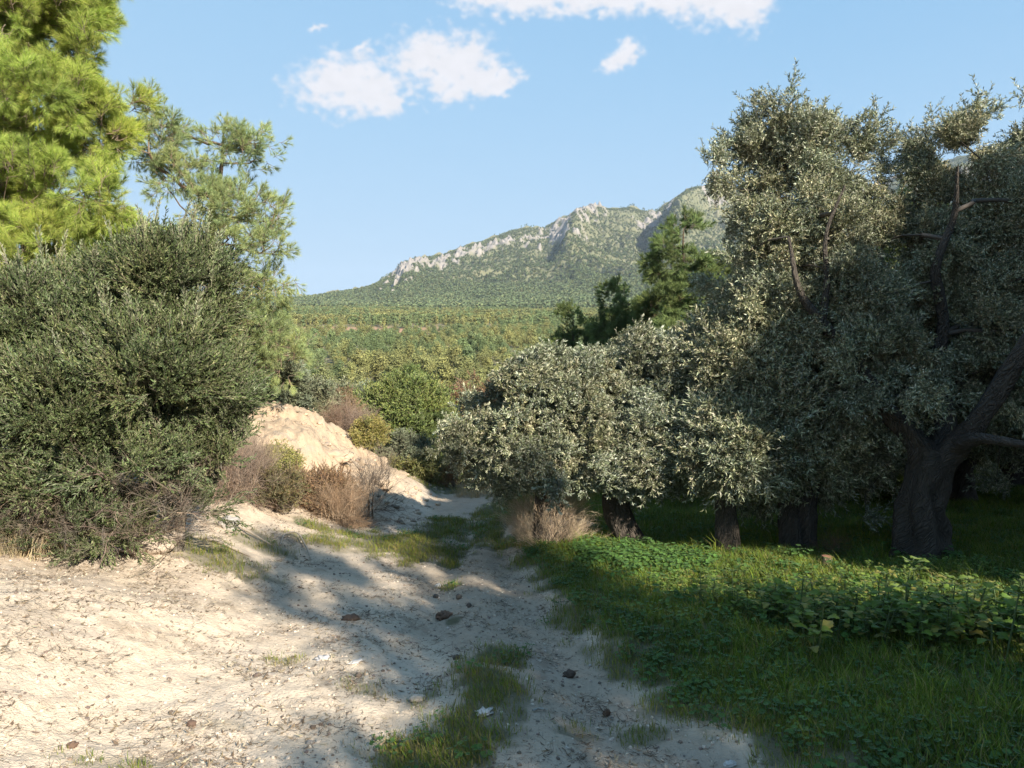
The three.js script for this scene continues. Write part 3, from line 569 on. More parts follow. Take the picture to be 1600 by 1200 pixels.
{   // its neighbour with the leaning trunk
  const p = base(988, 852), D = -p.z, o = rootThing('olive_tree', 'olive tree with bare dark leaning trunk, its grey crown joining its sunlit neighbour', 'olive tree', p);
  plantOf(o, {
    seed: 103, keep: (q) => q.y > 0.93 || n2(q.x * 3, q.z * 3) > 0.6, geo: SPRAY.olive, mat: M.olive, clumps: 410, sprays: 9, spread: 0.10, gap: -0.08, gapFreq: 2.6, clumpVary: 0.45, up: 0.45, hang: 1.3, twigR: 0.003, size: 0.9, tint: [0.95, 0.95, 0.98],
    stems: [{ name: 'trunk', pts: [V(0, -0.1, 0), ...path(p, [[978, 830, D], [964, 800, D], [962, 770, D], [970, 730, D], [990, 660, D]])], radii: [0.20, 0.16, 0.145, 0.15, 0.12, 0.05], sides: 20, from: 0.55 }, { name: 'limb', pts: path(p, [[964, 768, D], [1000, 720, D], [1040, 670, D]]), radii: [0.1, 0.07, 0.03] }],
    blobs: local(p, [[1020, 580, D + 0.2, 0.5, 0.5, 0.6], [1010, 535, D + 0.3, 0.22, 0.25, 0.3], [1060, 610, D + 0.1, 0.4, 0.5, 0.6], [1000, 650, D, 0.6, 0.45, 0.7], [1060, 690, D - 0.1, 0.4, 0.5, 0.6], [1000, 700, D - 0.2, 0.5, 0.4, 0.6], [1050, 735, D - 0.2, 0.3, 0.2, 0.4], [985, 730, D + 0.2, 0.3, 0.18, 0.4]], 0.19),
  });
}
{
  const p = base(1135, 868), D = -p.z, o = rootThing('olive_tree', 'olive tree with one straight slim black trunk standing in the strip of sunlit grass', 'olive tree', p);
  plantOf(o, {
    seed: 104, keep: (q) => q.y > 1.0 || n2(q.x * 3, q.z * 3) > 0.65, gap: -0.1, gapFreq: 2.2, geo: SPRAY.oliveBig, mat: M.olive, clumps: 420, sprays: 10, spread: 0.16, up: 0.4, hang: 1.2, size: 0.95,
    stems: [{ name: 'trunk', pts: [V(0, -0.1, 0), ...path(p, [[1136, 820, D], [1133, 770, D], [1140, 700, D], [1135, 600, D]])], radii: [0.15, 0.12, 0.105, 0.09, 0.05], sides: 18 }],
    blobs: local(p, [[1130, 700, D + 0.1, 0.5, 0.5, 0.7], [1180, 650, D + 0.4, 0.6, 0.6, 0.8], [1140, 600, D + 0.5, 0.5, 0.7, 0.7], [1190, 715, D + 0.3, 0.5, 0.3, 0.6], [1110, 730, D, 0.3, 0.22, 0.4], [1160, 520, D + 0.6, 0.4, 0.5, 0.6]], 0.15),
  });
}
{
  const p = base(1246, 862), D = -p.z + 0.4, o = rootThing('olive_tree', 'olive tree with a forked double trunk in deep shade between slimmer and thicker trunks', 'olive tree', p);
  plantOf(o, {
    seed: 105, keep: (q) => q.y > 1.0 || n2(q.x * 3, q.z * 3) > 0.65, gap: -0.1, gapFreq: 2.2, geo: SPRAY.oliveBig, mat: M.olive, clumps: 420, sprays: 10, spread: 0.17, up: 0.4, hang: 1.2,
    stems: [{ name: 'trunk', pts: [V(-0.05, -0.1, 0), ...path(p, [[1236, 830, D - 0.4], [1232, 790, D - 0.4], [1215, 730, D - 0.4], [1200, 660, D - 0.3]])], radii: [0.16, 0.125, 0.11, 0.09, 0.04], sides: 18 }, { name: 'trunk', pts: [V(0.06, -0.1, 0), ...path(p, [[1256, 830, D - 0.4], [1258, 790, D - 0.4], [1275, 720, D - 0.3], [1300, 650, D - 0.2]])], radii: [0.15, 0.12, 0.105, 0.09, 0.04], sides: 18 }],
    blobs: local(p, [[1240, 690, D + 0.2, 0.8, 0.45, 0.8], [1310, 650, D + 0.6, 0.8, 0.6, 0.8], [1300, 715, D + 0.3, 0.6, 0.3, 0.6], [1200, 620, D + 0.4, 0.5, 0.5, 0.7], [1220, 740, D, 0.35, 0.2, 0.4]], 0.15),
  });
}
// olives farther back in the grove: one built, the others copied
function groveOlive(seed, label, x, d, group, geo = SPRAY.oliveBig, h = 3.6, full = 1, lift = 0) {
  const y = hgt(x, d) - 0.05, o = thing('olive_tree', label, 'olive tree', x, y, -d, group), k = h / 3.6;
  return plantOf(o, {
    seed, geo, mat: M.olive, clumps: Math.round(400 * full), sprays: full < 1 ? 7 : 9, spread: 0.2, up: 0.35, hang: 1.1, size: 1.15 * k, gap: full < 1 ? 0.15 : -0.3, gapFreq: full < 1 ? 1.1 : 1.6,
    stems: [{ name: 'trunk', pts: [V(0, -0.1, 0), V(0.05, 0.5, 0.02), V(-0.04, 0.95, 0), V(0.08, 1.4 * k + lift, 0.05), V(0.1, 2.1 * k + lift, 0)], radii: [0.24, 0.17, 0.15, 0.11, 0.05] }, { name: 'limb', pts: [V(-0.02, 0.9 + lift, 0), V(-0.4, 1.5 * k + lift, 0.2), V(-0.8, 2.1 * k + lift, 0.3)], radii: [0.11, 0.08, 0.03] }, { name: 'limb', pts: [V(0, 1 + lift, 0), V(0.4, 1.5 * k + lift, -0.2), V(0.9, 2.2 * k + lift, -0.3)], radii: [0.11, 0.08, 0.03] }],
    blobs: [[0, 2.6 * k, 0, 1.0 * k, 0.9 * k, 1.0 * k], [-0.9 * k, 2.1 * k, 0.3, 0.8 * k, 0.8 * k, 0.8 * k], [0.9 * k, 2.2 * k, -0.3, 0.85 * k, 0.8 * k, 0.85 * k], [0.2, 1.8 * k, 0.9 * k, 0.8 * k, 0.6 * k, 0.7 * k], [-0.2, 1.7 * k, -0.9 * k, 0.8 * k, 0.6 * k, 0.7 * k], [0.9 * k, 1.3 * k, 0.5 * k, 0.5 * k, 0.45 * k, 0.5 * k], [-1.0 * k, 1.3 * k, 0, 0.5 * k, 0.45 * k, 0.5 * k]].map((b) => [b[0], b[1] + lift, ...b.slice(2)]),
  });
}
{
  const gr = 'shaded olives at the back of the grove', lb = 'dim olive tree in the shaded back of the grove, behind the nearer trunks';
  const o = groveOlive(111, lb, 4.4, 12.6, gr);
  for (const [x, d, t, s] of [[2.2, 13.6, 1, 0.74], [7.2, 12.2, 2.2, 1.1], [6.0, 15.4, 3.1, 1.1], [3.6, 16.5, 4.4, 0.85], [9.6, 14.6, 5.2, 1.2], [8.4, 18.0, 0.6, 1.3], [12.6, 18, 2.9, 1.3]]) twin(o, x, -d, t, s, lb, gr);
}
// ---------------------------------------------------------------- olives and a pine behind the viewer, whose shade lies across the foreground
const SHADE = [[8.4, -1.6, 1.6, 1.3, 1.0], [9.5, 2.5, 2.7, 1.2, 2.1], [11.6, 4.6, 0.9, 1.5, 1.85], [13.4, 7.4, 5.0, 1.5, 1.9], [11.8, -1.0, 3.6, 1.15, 1.5]];
const AIRY = [[4.7, 0.6, 0.2, 0.84], [5.7, -2.0, 0.3, 1.2, 1.9], [4.6, -5.0, 2.2, 1.3], [6.9, -4.6, 4.1, 1.5]];
{
  const gr = 'olives standing behind the viewer', lb = 'olive tree behind the viewer that shades the grass beside the track';
  let o = null;
  for (const [x, d, t, s, sy] of SHADE) { let c = o; if (!o) { c = o = groveOlive(121, lb, x, d, gr); o.rotation.y = t; } else c = twin(o, x, -d, t, s, lb, gr); c.scale.set(s, sy, s); }
  const tall = groveOlive(123, 'tall olive tree behind the viewer with a high bare bole', 6.9, 3.6, gr, SPRAY.oliveBig, 3.6, 1, 1.55); tall.scale.set(0.9, 1.1, 0.9);
  const lb2 = 'thin-crowned olive tree behind the viewer that dapples the track with shade', gr2 = 'thin-crowned olives behind the viewer';
  o = null;
  for (const [x, d, t, s, sy] of AIRY) { let c = o; if (!o) { c = o = groveOlive(122, lb2, x, d, gr2, SPRAY.oliveBig, 3.6, 0.21); o.rotation.y = t; } else c = twin(o, x, -d, t, s, lb2, gr2); c.scale.set(s, sy ?? s, s); }
}
// ---------------------------------------------------------------- pines
{
  const p = V(-5.3, hgt(-5.3, 8.6) - 0.1, -8.6), o = rootThing('pine_tree', 'bright yellow-green pine towering over the dark bush', 'pine tree', p);
  plantOf(o, {
    seed: 131, tint: [1.0, 1.0, 1.05], geo: SPRAY.pine, mat: M.needle, bark: BARK.pine, clumps: 820, sprays: 6, spread: 0.17, up: 0.35, out: 0.9, hang: 0.3, gap: -0.2, gapFreq: 1.7, arch: -0.3, size: 0.95, clumpVary: 0.45, twigR: 0.003,
    stems: [{ name: 'trunk', pts: [V(0, -0.2, 0), V(0.1, 1.5, 0), V(0.05, 3.2, 0.05), V(-0.1, 5.2, 0), V(0, 7, 0)], radii: [0.22, 0.17, 0.13, 0.08, 0.03], from: 0.15 }],
    blobs: local(p, [[60, 40, 8.3, 0.8, 0.5, 0.8], [150, 90, 8.3, 0.42, 0.25, 0.5], [110, 0, 8.4, 0.4, 0.35, 0.6], [60, 160, 8, 0.9, 0.4, 0.9], [150, 200, 8, 0.42, 0.35, 0.5], [40, 290, 7.8, 0.9, 0.4, 0.8], [150, 300, 7.8, 0.5, 0.28, 0.6], [220, 330, 8, 0.35, 0.2, 0.4], [60, 380, 7.8, 0.9, 0.4, 0.7], [-120, 200, 8.4, 1.0, 1.4, 1.0, 0.6], [-60, 60, 8.6, 0.9, 0.9, 0.9, 0.6], [-40, 480, 8.4, 1.0, 0.7, 0.8, 0.5], [180, 150, 8.2, 0.3, 0.14, 0.3], [60, -60, 8.6, 0.7, 0.5, 0.7, 0.8], [170, 400, 8.6, 0.7, 0.4, 0.4, 0.7]], 0.14),
  });
}
{
  const p = V(-5.2, hgt(-5.2, 13.4) - 0.1, -13.4), o = rootThing('pine_tree', 'thin airy pine with open blue-green branches against the sky, right of the big pine', 'pine tree', p);
  plantOf(o, {
    seed: 132, twigR: 0.007, geo: SPRAY.pineThin, mat: M.needle, bark: BARK.pine, clumps: 360, sprays: 2.4, spread: 0.2, up: 0.4, out: 0.8, gap: -0.1, tint: [1.35, 1.3, 1.45], gapFreq: 1.8, arch: -0.3, size: 0.95, shell: 0.45,
    stems: [{ name: 'trunk', pts: [V(0, -0.2, 0), ...path(p, [[328, 560, 13.4], [335, 440, 13.4], [330, 340, 13.4], [345, 270, 13.4], [350, 200, 13.4]])], radii: [0.16, 0.13, 0.09, 0.06, 0.035, 0.012], from: 0.2, knob: 0.08 }],
    blobs: local(p, [[250, 200, 13.2, 0.3, 0.28, 0.4, 0.8], [240, 240, 13.2, 0.45, 0.25, 0.5], [275, 285, 13.2, 0.4, 0.22, 0.5, 0.7], [350, 230, 13.4, 0.4, 0.3, 0.4, 0.7], [392, 225, 13.4, 0.25, 0.28, 0.3, 0.9], [370, 250, 13.4, 0.25, 0.2, 0.3, 0.8], [320, 320, 13.2, 0.5, 0.22, 0.5], [380, 330, 13.2, 0.55, 0.25, 0.5, 0.9], [425, 355, 13.2, 0.25, 0.2, 0.3], [340, 390, 13.2, 0.6, 0.25, 0.5, 0.9], [425, 390, 13.2, 0.32, 0.16, 0.4], [440, 440, 13, 0.3, 0.1, 0.3, 0.7], [410, 460, 13, 0.4, 0.2, 0.4], [330, 460, 13, 0.6, 0.35, 0.5, 0.8], [400, 520, 13, 0.45, 0.4, 0.5], [440, 560, 13, 0.3, 0.35, 0.4]], -0.06),
  });
}
function backPine(seed, label, x, d, h, spread, group) {
  const y = hgt(x, d) - 0.2, o = thing('conifer_tree', label, 'conifer tree', x, y, -d, group), b = [];
  const r = rngOf(seed);
  for (let k = 0; k < 22; k++) { const f = k / 21, w = spread * Math.pow(1 - f, 0.7) + 0.3, a = k * 2.4 + r(); b.push([Math.cos(a) * w * 0.55, h * (0.14 + 0.82 * f), Math.sin(a) * w * 0.55, w * 0.62, h * 0.055 + 0.12, w * 0.62, 1]); }
  return plantOf(o, { seed, tint: [1.1, 1.1, 1.1], geo: SPRAY.pineDark, mat: M.needle, bark: BARK.pine, clumps: 560, sprays: 7, spread: 0.3, up: 0.3, out: 0.9, gap: -0.3, arch: -0.2, size: 1.1, clumpVary: 0.5, stems: [{ name: 'trunk', pts: [V(0, -0.3, 0), V(0.08, h * 0.35, 0), V(0, h * 0.7, 0.05), V(0, h * 0.97, 0)], radii: [0.2, 0.14, 0.08, 0.02], from: 0.1 }], blobs: b });
}
{
  const a = backPine(141, 'tall dark conifer with a pointed top rising above the sunlit olives', 5.5, 25, 9.3, 2.2);
  const put = (u, d, s, t, lb, gr) => twin(a, (u - 800) / F * d, -d, t, s, lb, gr);
  put(968, 27, 0.82, 1.3, 'rounded dark conifer behind the sunlit olives, left of the pointed one');
  put(895, 29, 0.78, 2.5, 'lowest dark conifer behind the olive beside the track, farthest from the grove');
  put(1115, 28, 0.9, 3.9, 'dark conifer half hidden by the edge of the big olive crown');
  put(1420, 21, 0.95, 4.6, 'yellow-green conifer glimpsed through the gap in the big olive crown');
  put(1580, 24, 1.0, 5.5, 'conifer behind the far side of the big olive crown');
}
// ---------------------------------------------------------------- the dark bush at the edge of the bare ground
{
  const p = V(-2.95, hgt(-2.95, 6.4) - 0.05, -6.4), o = rootThing('wild_olive_bush', 'large dark green bush with small leaves on the rim of the bare earth', 'bush', p);
  plantOf(o, {
    seed: 151, geo: SPRAY.bush, mat: M.bush, bark: BARK.grey, clumps: 860, sprays: 9, spread: 0.10, up: 0.7, out: 0.6, wild: 0.45, gap: -0.12, gapFreq: 2.3, arch: 0.2, twigR: 0.0025, shell: 0.4, clumpVary: 0.5,
    stems: [{ name: 'stem', pts: [V(0.1, -0.1, 0), V(0.2, 0.5, 0), V(0.5, 1.1, 0.1)], radii: [0.05, 0.04, 0.02], sides: 8 }, { name: 'stem', pts: [V(-0.2, -0.1, 0.1), V(-0.35, 0.6, 0.1), V(-0.5, 1.2, 0)], radii: [0.055, 0.04, 0.02], sides: 8 }, { name: 'stem', pts: [V(-0.6, -0.05, 0), V(-0.9, 0.5, 0.1), V(-1.1, 1.1, 0)], radii: [0.05, 0.035, 0.02], sides: 8 }],
    blobs: local(p, [[285, 430, 6.3, 0.5, 0.42, 0.6], [230, 440, 6.2, 0.4, 0.4, 0.5], [330, 470, 6.3, 0.3, 0.5, 0.5], [120, 500, 6.2, 0.6, 0.5, 0.6], [20, 500, 6.2, 0.5, 0.5, 0.6], [270, 560, 6, 0.65, 0.5, 0.7], [350, 600, 6.1, 0.36, 0.45, 0.5], [120, 620, 5.9, 0.65, 0.5, 0.7], [0, 620, 6, 0.5, 0.5, 0.6], [330, 690, 6, 0.42, 0.22, 0.5], [220, 700, 5.9, 0.5, 0.3, 0.6], [90, 720, 6, 0.5, 0.35, 0.6, 0.8], [400, 650, 6.2, 0.13, 0.12, 0.2], [-90, 560, 6.2, 0.5, 0.7, 0.6], [260, 770, 5.9, 0.3, 0.2, 0.4, 0.6], [140, 790, 5.9, 0.4, 0.16, 0.4, 0.7], [60, 780, 6.1, 0.5, 0.3, 0.5, 0.9], [200, 800, 6.1, 0.5, 0.3, 0.5, 0.9], [310, 760, 6.2, 0.4, 0.25, 0.4, 0.9], [375, 715, 6.2, 0.3, 0.22, 0.3, 0.9], [-60, 730, 6.2, 0.5, 0.4, 0.5], [395, 665, 6.2, 0.2, 0.24, 0.3, 1.5], [360, 640, 6.1, 0.3, 0.3, 0.3]].map((b) => [b[0] - 14 - Math.max(0, b[0] - 250) * 0.1, b[1] + 8, ...b.slice(2)]), 0.21),
    extra(root, clumps, r) {
      const list = [], low = [];
      for (const c of clumps) if (c.out.y > 0.35 && r() < 0.5 && c.q > 0.7) list.push({ m: placedAt(c.p.clone().addScaledVector(c.out, 0.12), V(gauss(r) * 0.25, 1, gauss(r) * 0.25).normalize(), r() * 6.28, lerp(0.7, 1.2, r())), c: vary([1, 1, 1], r, 0.2) });
      copies(root, 'young_shoots', SPRAY.bushPale, M.bush, list);
      for (let k = 0; k < 620; k++) { const q = at(lerp(-20, 290, r()), lerp(720, 850, Math.pow(r(), 0.7)), lerp(5.75, 6.5, r())); q.sub(root.position); if (q.y < 0) q.y = 0.02 + r() * 0.1; low.push({ m: placedAt(q, V(gauss(r), gauss(r) * 0.7 + 0.3, gauss(r)).normalize(), r() * 6.28, lerp(0.5, 1.25, r())), c: vary([0.8, 0.78, 0.76], r, 0.4) }); }
      tag(copies(root, 'dead_twigs', SPRAY.greyTwig, M.dry, low), 'tangle of bare grey twigs under the leaves');
    },
  });
}
// ---------------------------------------------------------------- smaller shrubs and dry brush
function shrub(seed, name, label, category, x, d, w, h, o = {}) {
  const y = hgt(x, d) - 0.03, t = thing(name, label, category, x, y, -d, o.group), r = rngOf(seed), b = [];
  const n = o.lobes ?? 6;
  for (let k = 0; k < n; k++) { const a = k * 2.4 + r(), q = k ? 0.36 * w * Math.sqrt(r()) : 0, f = lerp(0.3, 0.75, r()); b.push([Math.cos(a) * q, h * f, Math.sin(a) * q, w * lerp(0.22, 0.33, r()), h * lerp(0.2, 0.3, r()), w * lerp(0.22, 0.33, r())]); }
  return plantOf(t, { seed, geo: o.geo ?? SPRAY.shrub, mat: o.mat ?? M.bush, bark: o.bark ?? BARK.twig, clumps: o.clumps ?? 110, sprays: o.sprays ?? 7, spread: (o.spread ?? 0.12) * Math.max(1, w * 0.6), up: o.up ?? 0.5, out: 0.8, hang: o.hang ?? 0.2, gap: o.gap ?? -0.4, size: o.size ?? Math.max(0.9, w * 0.55), blobs: b, crownName: o.crownName, clumpVary: 0.4, tint: o.tint, twigR: 0.003, stems: [0, 1, 2].map((k) => ({ name: 'stem', pts: [V(Math.cos(k * 2.1) * 0.05, -0.1, Math.sin(k * 2.1) * 0.05), V(Math.cos(k * 2.1) * w * 0.1, h * 0.25, Math.sin(k * 2.1) * w * 0.1), V(Math.cos(k * 2.1) * w * 0.2, h * 0.55, Math.sin(k * 2.1) * w * 0.2)], radii: [0.035, 0.025, 0.012].map((q) => q * clamp(w, 0.4, 1.6)), sides: 7 })) });
}
const px = (u, d) => (u - 800) / F * d;
// on and round the bank
const dryO = { geo: SPRAY.dryTwig, mat: M.dry, bark: BARK.dry, sprays: 9, crownName: 'twigs', up: 0.5, size: 1 };
shrub(161, 'dry_bush', 'rust-brown dry bush, the largest at the foot of the pale bank', 'dry bush', px(505, 9.7), 9.7, 0.56, 0.42, { ...dryO, geo: SPRAY.shrubRust, clumps: 80, sprays: 4, size: 0.8 });
shrub(162, 'dry_bush', 'straw-brown dry bush just in front of the rust-brown one', 'dry bush', px(535, 9.3), 9.3, 0.36, 0.24, { ...dryO, clumps: 60 });
shrub(163, 'dry_bush', 'wide low mat of pinkish brown dry twigs beside the white stone', 'dry bush', px(355, 8.8), 8.8, 0.95, 0.3, { ...dryO, clumps: 70, geo: SPRAY.greyTwig, tint: [1.05, 0.95, 0.92] });
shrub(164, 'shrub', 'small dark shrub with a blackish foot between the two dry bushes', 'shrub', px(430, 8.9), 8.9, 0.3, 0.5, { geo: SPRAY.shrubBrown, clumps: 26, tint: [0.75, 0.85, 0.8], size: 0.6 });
shrub(165, 'dry_bush', 'brown dry bush tucked behind the small dark shrub', 'dry bush', px(458, 9.5), 9.5, 0.32, 0.32, { ...dryO, size: 0.7, clumps: 28, sprays: 5, geo: SPRAY.shrubRust });
shrub(166, 'dead_sapling', 'upright dark dead sapling, tinted darker still for shade, at the end of the bank shadow', 'dead sapling', px(575, 10.0), 10.0, 0.3, 0.75, { ...dryO, geo: SPRAY.greyTwig, clumps: 18, sprays: 6, tint: [0.6, 0.58, 0.58], up: 0.8 });  // dead wood is dark itself; the tint adds painted shade on top
shrub(167, 'grass_clump', 'pale yellow dry grass clump hanging on the top of the bank', 'dry grass', px(425, 10.6), 10.6, 0.6, 0.26, { ...dryO, clumps: 44, geo: SPRAY.shrubGold, mat: M.bush, size: 0.7, crownName: 'stalks' });
shrub(168, 'dry_bush', 'pinkish grey dry bush along the crest of the pale bank', 'dry bush', px(548, 14.9), 14.9, 0.9, 0.6, { ...dryO, clumps: 55, geo: SPRAY.greyTwig, size: 0.95, tint: [1.1, 0.95, 0.9] });
shrub(169, 'shrub', 'golden yellow shrub on the crest of the bank, above the broken clod', 'shrub', px(576, 14.4), 14.4, 0.5, 0.62, { geo: SPRAY.shrubGold, clumps: 50, size: 0.65, spread: 0.08 });
shrub(170, 'shrub', 'grey-green shrub where the bank runs down to the track', 'shrub', px(634, 14.9), 14.9, 0.7, 0.7, { geo: SPRAY.shrubGrey, clumps: 60, size: 0.75, spread: 0.09 });
shrub(171, 'shrub', 'low yellowish scrub at the lower end of the bank beside the hollow', 'shrub', px(650, 14.6), 14.6, 0.7, 0.35, { geo: SPRAY.shrubGold, clumps: 60, tint: [0.75, 0.8, 0.9], size: 0.8 });
shrub(172, 'shrub', 'grey-green wild olive shrub right of the big bush, on top of the slope', 'shrub', px(418, 14.6), 14.6, 1.1, 1.7, { geo: SPRAY.shrubGrey, clumps: 150, tint: [0.85, 0.9, 0.9] });
shrub(173, 'shrub', 'small silvery shrub at the top of the slope beneath the airy pine', 'shrub', px(468, 15.6), 15.6, 0.9, 1.1, { geo: SPRAY.shrubGrey, clumps: 90 });
shrub(174, 'shrub', 'brown and olive shrub standing just behind the top of the bank', 'shrub', px(500, 16.5), 16.5, 1.1, 1.3, { geo: SPRAY.shrubBrown, clumps: 120 });
shrub(175, 'shrub', 'blue-green low shrub on the slope behind the bank', 'shrub', px(535, 16.8), 16.8, 0.9, 0.9, { geo: SPRAY.shrubGrey, clumps: 90, tint: [0.75, 0.95, 0.85] });
shrub(176, 'shrub', 'big rounded yellow-green shrub, the brightest behind the bank', 'shrub', px(612, 19), 19, 2.4, 2.5, { geo: SPRAY.shrub, clumps: 260, tint: [1.25, 1.25, 1.0] });
shrub(177, 'conifer_shrub', 'small dark green conifer beside the hollow where the track drops away', 'conifer shrub', px(678, 18.5), 18.5, 1.0, 1.7, { geo: SPRAY.pineDark, mat: M.needle, clumps: 90, size: 0.6 });
shrub(178, 'shrub', 'dry brown-leaved tree behind the olive beside the track', 'shrub', px(748, 21), 21, 2.0, 3.3, { geo: SPRAY.shrubBrown, clumps: 170, tint: [1.1, 1, 1.05] });
shrub(179, 'shrub', 'olive-green shrub on the valley slope above the big yellow-green one', 'shrub', px(560, 26), 26, 2.8, 2.8, { geo: SPRAY.shrub, clumps: 200, tint: [1.1, 0.95, 0.8] });
shrub(180, 'shrub', 'shrub tinted darker for shade, filling the hollow at the end of the track', 'shrub', px(705, 20), 20, 1.5, 1.9, { geo: SPRAY.shrub, clumps: 140, tint: [0.8, 0.9, 0.85] });  // tint lowers the leaf colour to imitate the shade in the hollow
// scrub on the valley slope: five kinds, copied
{
  const r = rngOf(191), gr = 'scrub on the near valley slope', kinds = [
    shrub(192, 'slope_shrub', 'green rounded shrub half way down the near valley slope, behind the bank', 'shrub', px(540, 33), 33, 2.6, 2.6, { clumps: 150, size: 1.5, sprays: 6, group: gr }),
    shrub(193, 'slope_shrub', 'brownish shrub on the near valley slope straight beyond the dropping track', 'shrub', px(655, 28), 28, 2.4, 2.2, { clumps: 140, size: 1.5, sprays: 6, geo: SPRAY.shrubBrown, group: gr }),
    shrub(194, 'slope_shrub', 'grey-green shrub half way down the near valley slope, beyond the track', 'shrub', px(610, 36), 36, 2.6, 2.4, { clumps: 140, size: 1.5, sprays: 6, geo: SPRAY.shrubGrey, group: gr }),
    shrub(195, 'slope_shrub', 'golden shrub on the near valley slope just right of the airy pine', 'shrub', px(480, 29), 29, 2.6, 2.2, { clumps: 140, size: 1.5, sprays: 6, geo: SPRAY.shrubGold, tint: [0.8, 0.85, 0.9], group: gr }),
    backPine(196, 'young green pine low on the valley slope beyond the end of the track', px(700, 40), 40, 4.6, 1.5, gr),
  ];
  for (let k = 0; k < 120; k++) {
    const d = lerp(22, 64, Math.pow(r(), 0.7)), u = lerp(380, 1000, r()), x = px(u, d), s = lerp(0.7, 1.25, r());
    if (d < 26 && u > 640) continue;
    const q = Math.floor(r() * 5), what = ['green rounded shrub', 'brownish shrub', 'grey-green shrub', 'golden shrub', 'green pine'][q], where = (u < 560 ? 'behind the bank' : u < 760 ? 'beyond the dropping track' : 'behind the sunlit olives') + (d < 34 ? ', high on the near valley slope' : ', low on the near valley slope');
    twin(kinds[q], x, -d, r() * 6.28, s, (s > 0.97 ? 'larger ' : 'smaller ') + what + ' ' + where, undefined, -0.15);
  }
}

// ---------------------------------------------------------------- grass
function tuftGeo(seed, n, rad, h, w, colors, lean = 0.5, bend = 0.4) {
  const r = rngOf(seed), g = new G();
  for (let k = 0; k < n; k++) {
    const a = r() * 6.283, q = rad * Math.sqrt(r()), p = V(Math.cos(a) * q, -0.01, Math.sin(a) * q), b = r() * 6.283, l = lean * r(), d = V(Math.cos(b) * l, 1, Math.sin(b) * l).normalize(), L = h * lerp(0.45, 1.15, r()), s = V(-Math.sin(b + r()), 0, Math.cos(b + r())).normalize(), c = vary(colors[Math.floor(r() * colors.length)], r, 0.22), ww = w * lerp(0.7, 1.3, r());
    const m = p.clone().addScaledVector(d, L * 0.55), e = m.clone().addScaledVector(V(d.x + Math.cos(b) * bend, d.y - bend * 0.5, d.z + Math.sin(b) * bend).normalize(), L * 0.5);
    const i = g.v(p.x - s.x * ww, p.y, p.z - s.z * ww, c); g.v(p.x + s.x * ww, p.y, p.z + s.z * ww, c); g.v(m.x - s.x * ww * 0.8, m.y, m.z - s.z * ww * 0.8, c); g.v(m.x + s.x * ww * 0.8, m.y, m.z + s.z * ww * 0.8, c); g.v(e.x, e.y, e.z, c);
    g.tri(i, i + 1, i + 2); g.tri(i + 1, i + 3, i + 2); g.tri(i + 2, i + 3, i + 4);
  }
  return g.build();
}
function weedGeo(seed, n, rad, h, leaf, colors) {   // low plants with round leaves on thin stalks
  const r = rngOf(seed), g = new G();
  for (let k = 0; k < n; k++) {
    const a = r() * 6.283, q = rad * Math.sqrt(r()), p = V(Math.cos(a) * q, h * lerp(0.25, 1, r()), Math.sin(a) * q), c = vary(colors[Math.floor(r() * colors.length)], r, 0.2), L = leaf * lerp(0.6, 1.2, r()), nrm = V(Math.cos(a) * 0.35 + gauss(r) * 0.35, 1, Math.sin(a) * 0.35 + gauss(r) * 0.35).normalize(), [x, y] = frameOf(nrm);
    stick(g, V(p.x * 0.5, 0, p.z * 0.5), p, 0.0016, 0.0012, 3, c);
    const o = g.v(p.x, p.y - L * 0.12, p.z, c), ph = r() * 6.283;
    for (let j = 0; j <= 6; j++) { const t = ph + 0.35 + (j / 6) * 5.6, l = L * (j % 2 ? 0.9 : 1) * 0.55; g.v(p.x + (x.x * Math.cos(t) + y.x * Math.sin(t)) * l, p.y + (x.y * Math.cos(t) + y.y * Math.sin(t)) * l, p.z + (x.z * Math.cos(t) + y.z * Math.sin(t)) * l, c); }
    for (let j = 0; j < 6; j++) g.tri(o, o + 1 + j, o + 2 + j);
  }
  return g.build();
}
const GR = [[0.16, 0.235, 0.016], [0.21, 0.27, 0.022], [0.12, 0.195, 0.013], [0.25, 0.27, 0.05], [0.30, 0.26, 0.10]];
const turf = tuftGeo(201, 34, 0.10, 0.10, 0.0022, GR), turfShort = tuftGeo(202, 34, 0.085, 0.055, 0.0018, [...GR, [0.2, 0.2, 0.08]]), longGrass = tuftGeo(203, 30, 0.07, 0.24, 0.0026, GR, 0.7, 0.8), straw = tuftGeo(204, 26, 0.10, 0.42, 0.0022, [[0.42, 0.34, 0.19], [0.35, 0.27, 0.15], [0.48, 0.40, 0.25]], 0.6, 0.6), clover = weedGeo(205, 12, 0.08, 0.07, 0.026, [[0.075, 0.155, 0.035], [0.10, 0.19, 0.05]]), mallow = weedGeo(206, 16, 0.15, 0.22, 0.07, [[0.10, 0.21, 0.03], [0.13, 0.245, 0.04], [0.08, 0.17, 0.03]]);
const NETTLES = [[1.5, 6.7], [1.2, 6.4], [1.25, 5.8], [1.65, 5.2], [2.3, 4.65], [3.1, 4.25], [4.6, 4.2], [8, 5.6], [8, 7.4], [4.8, 7.2], [3.2, 6.8]];
const inside = (poly, x, y) => { let k = false; for (let i = 0, j = poly.length - 1; i < poly.length; j = i++) { const [a, b] = poly[i], [c, d] = poly[j]; if (b > y !== d > y && x < ((c - a) * (y - b)) / (d - b) + a) k = !k; } return k; };
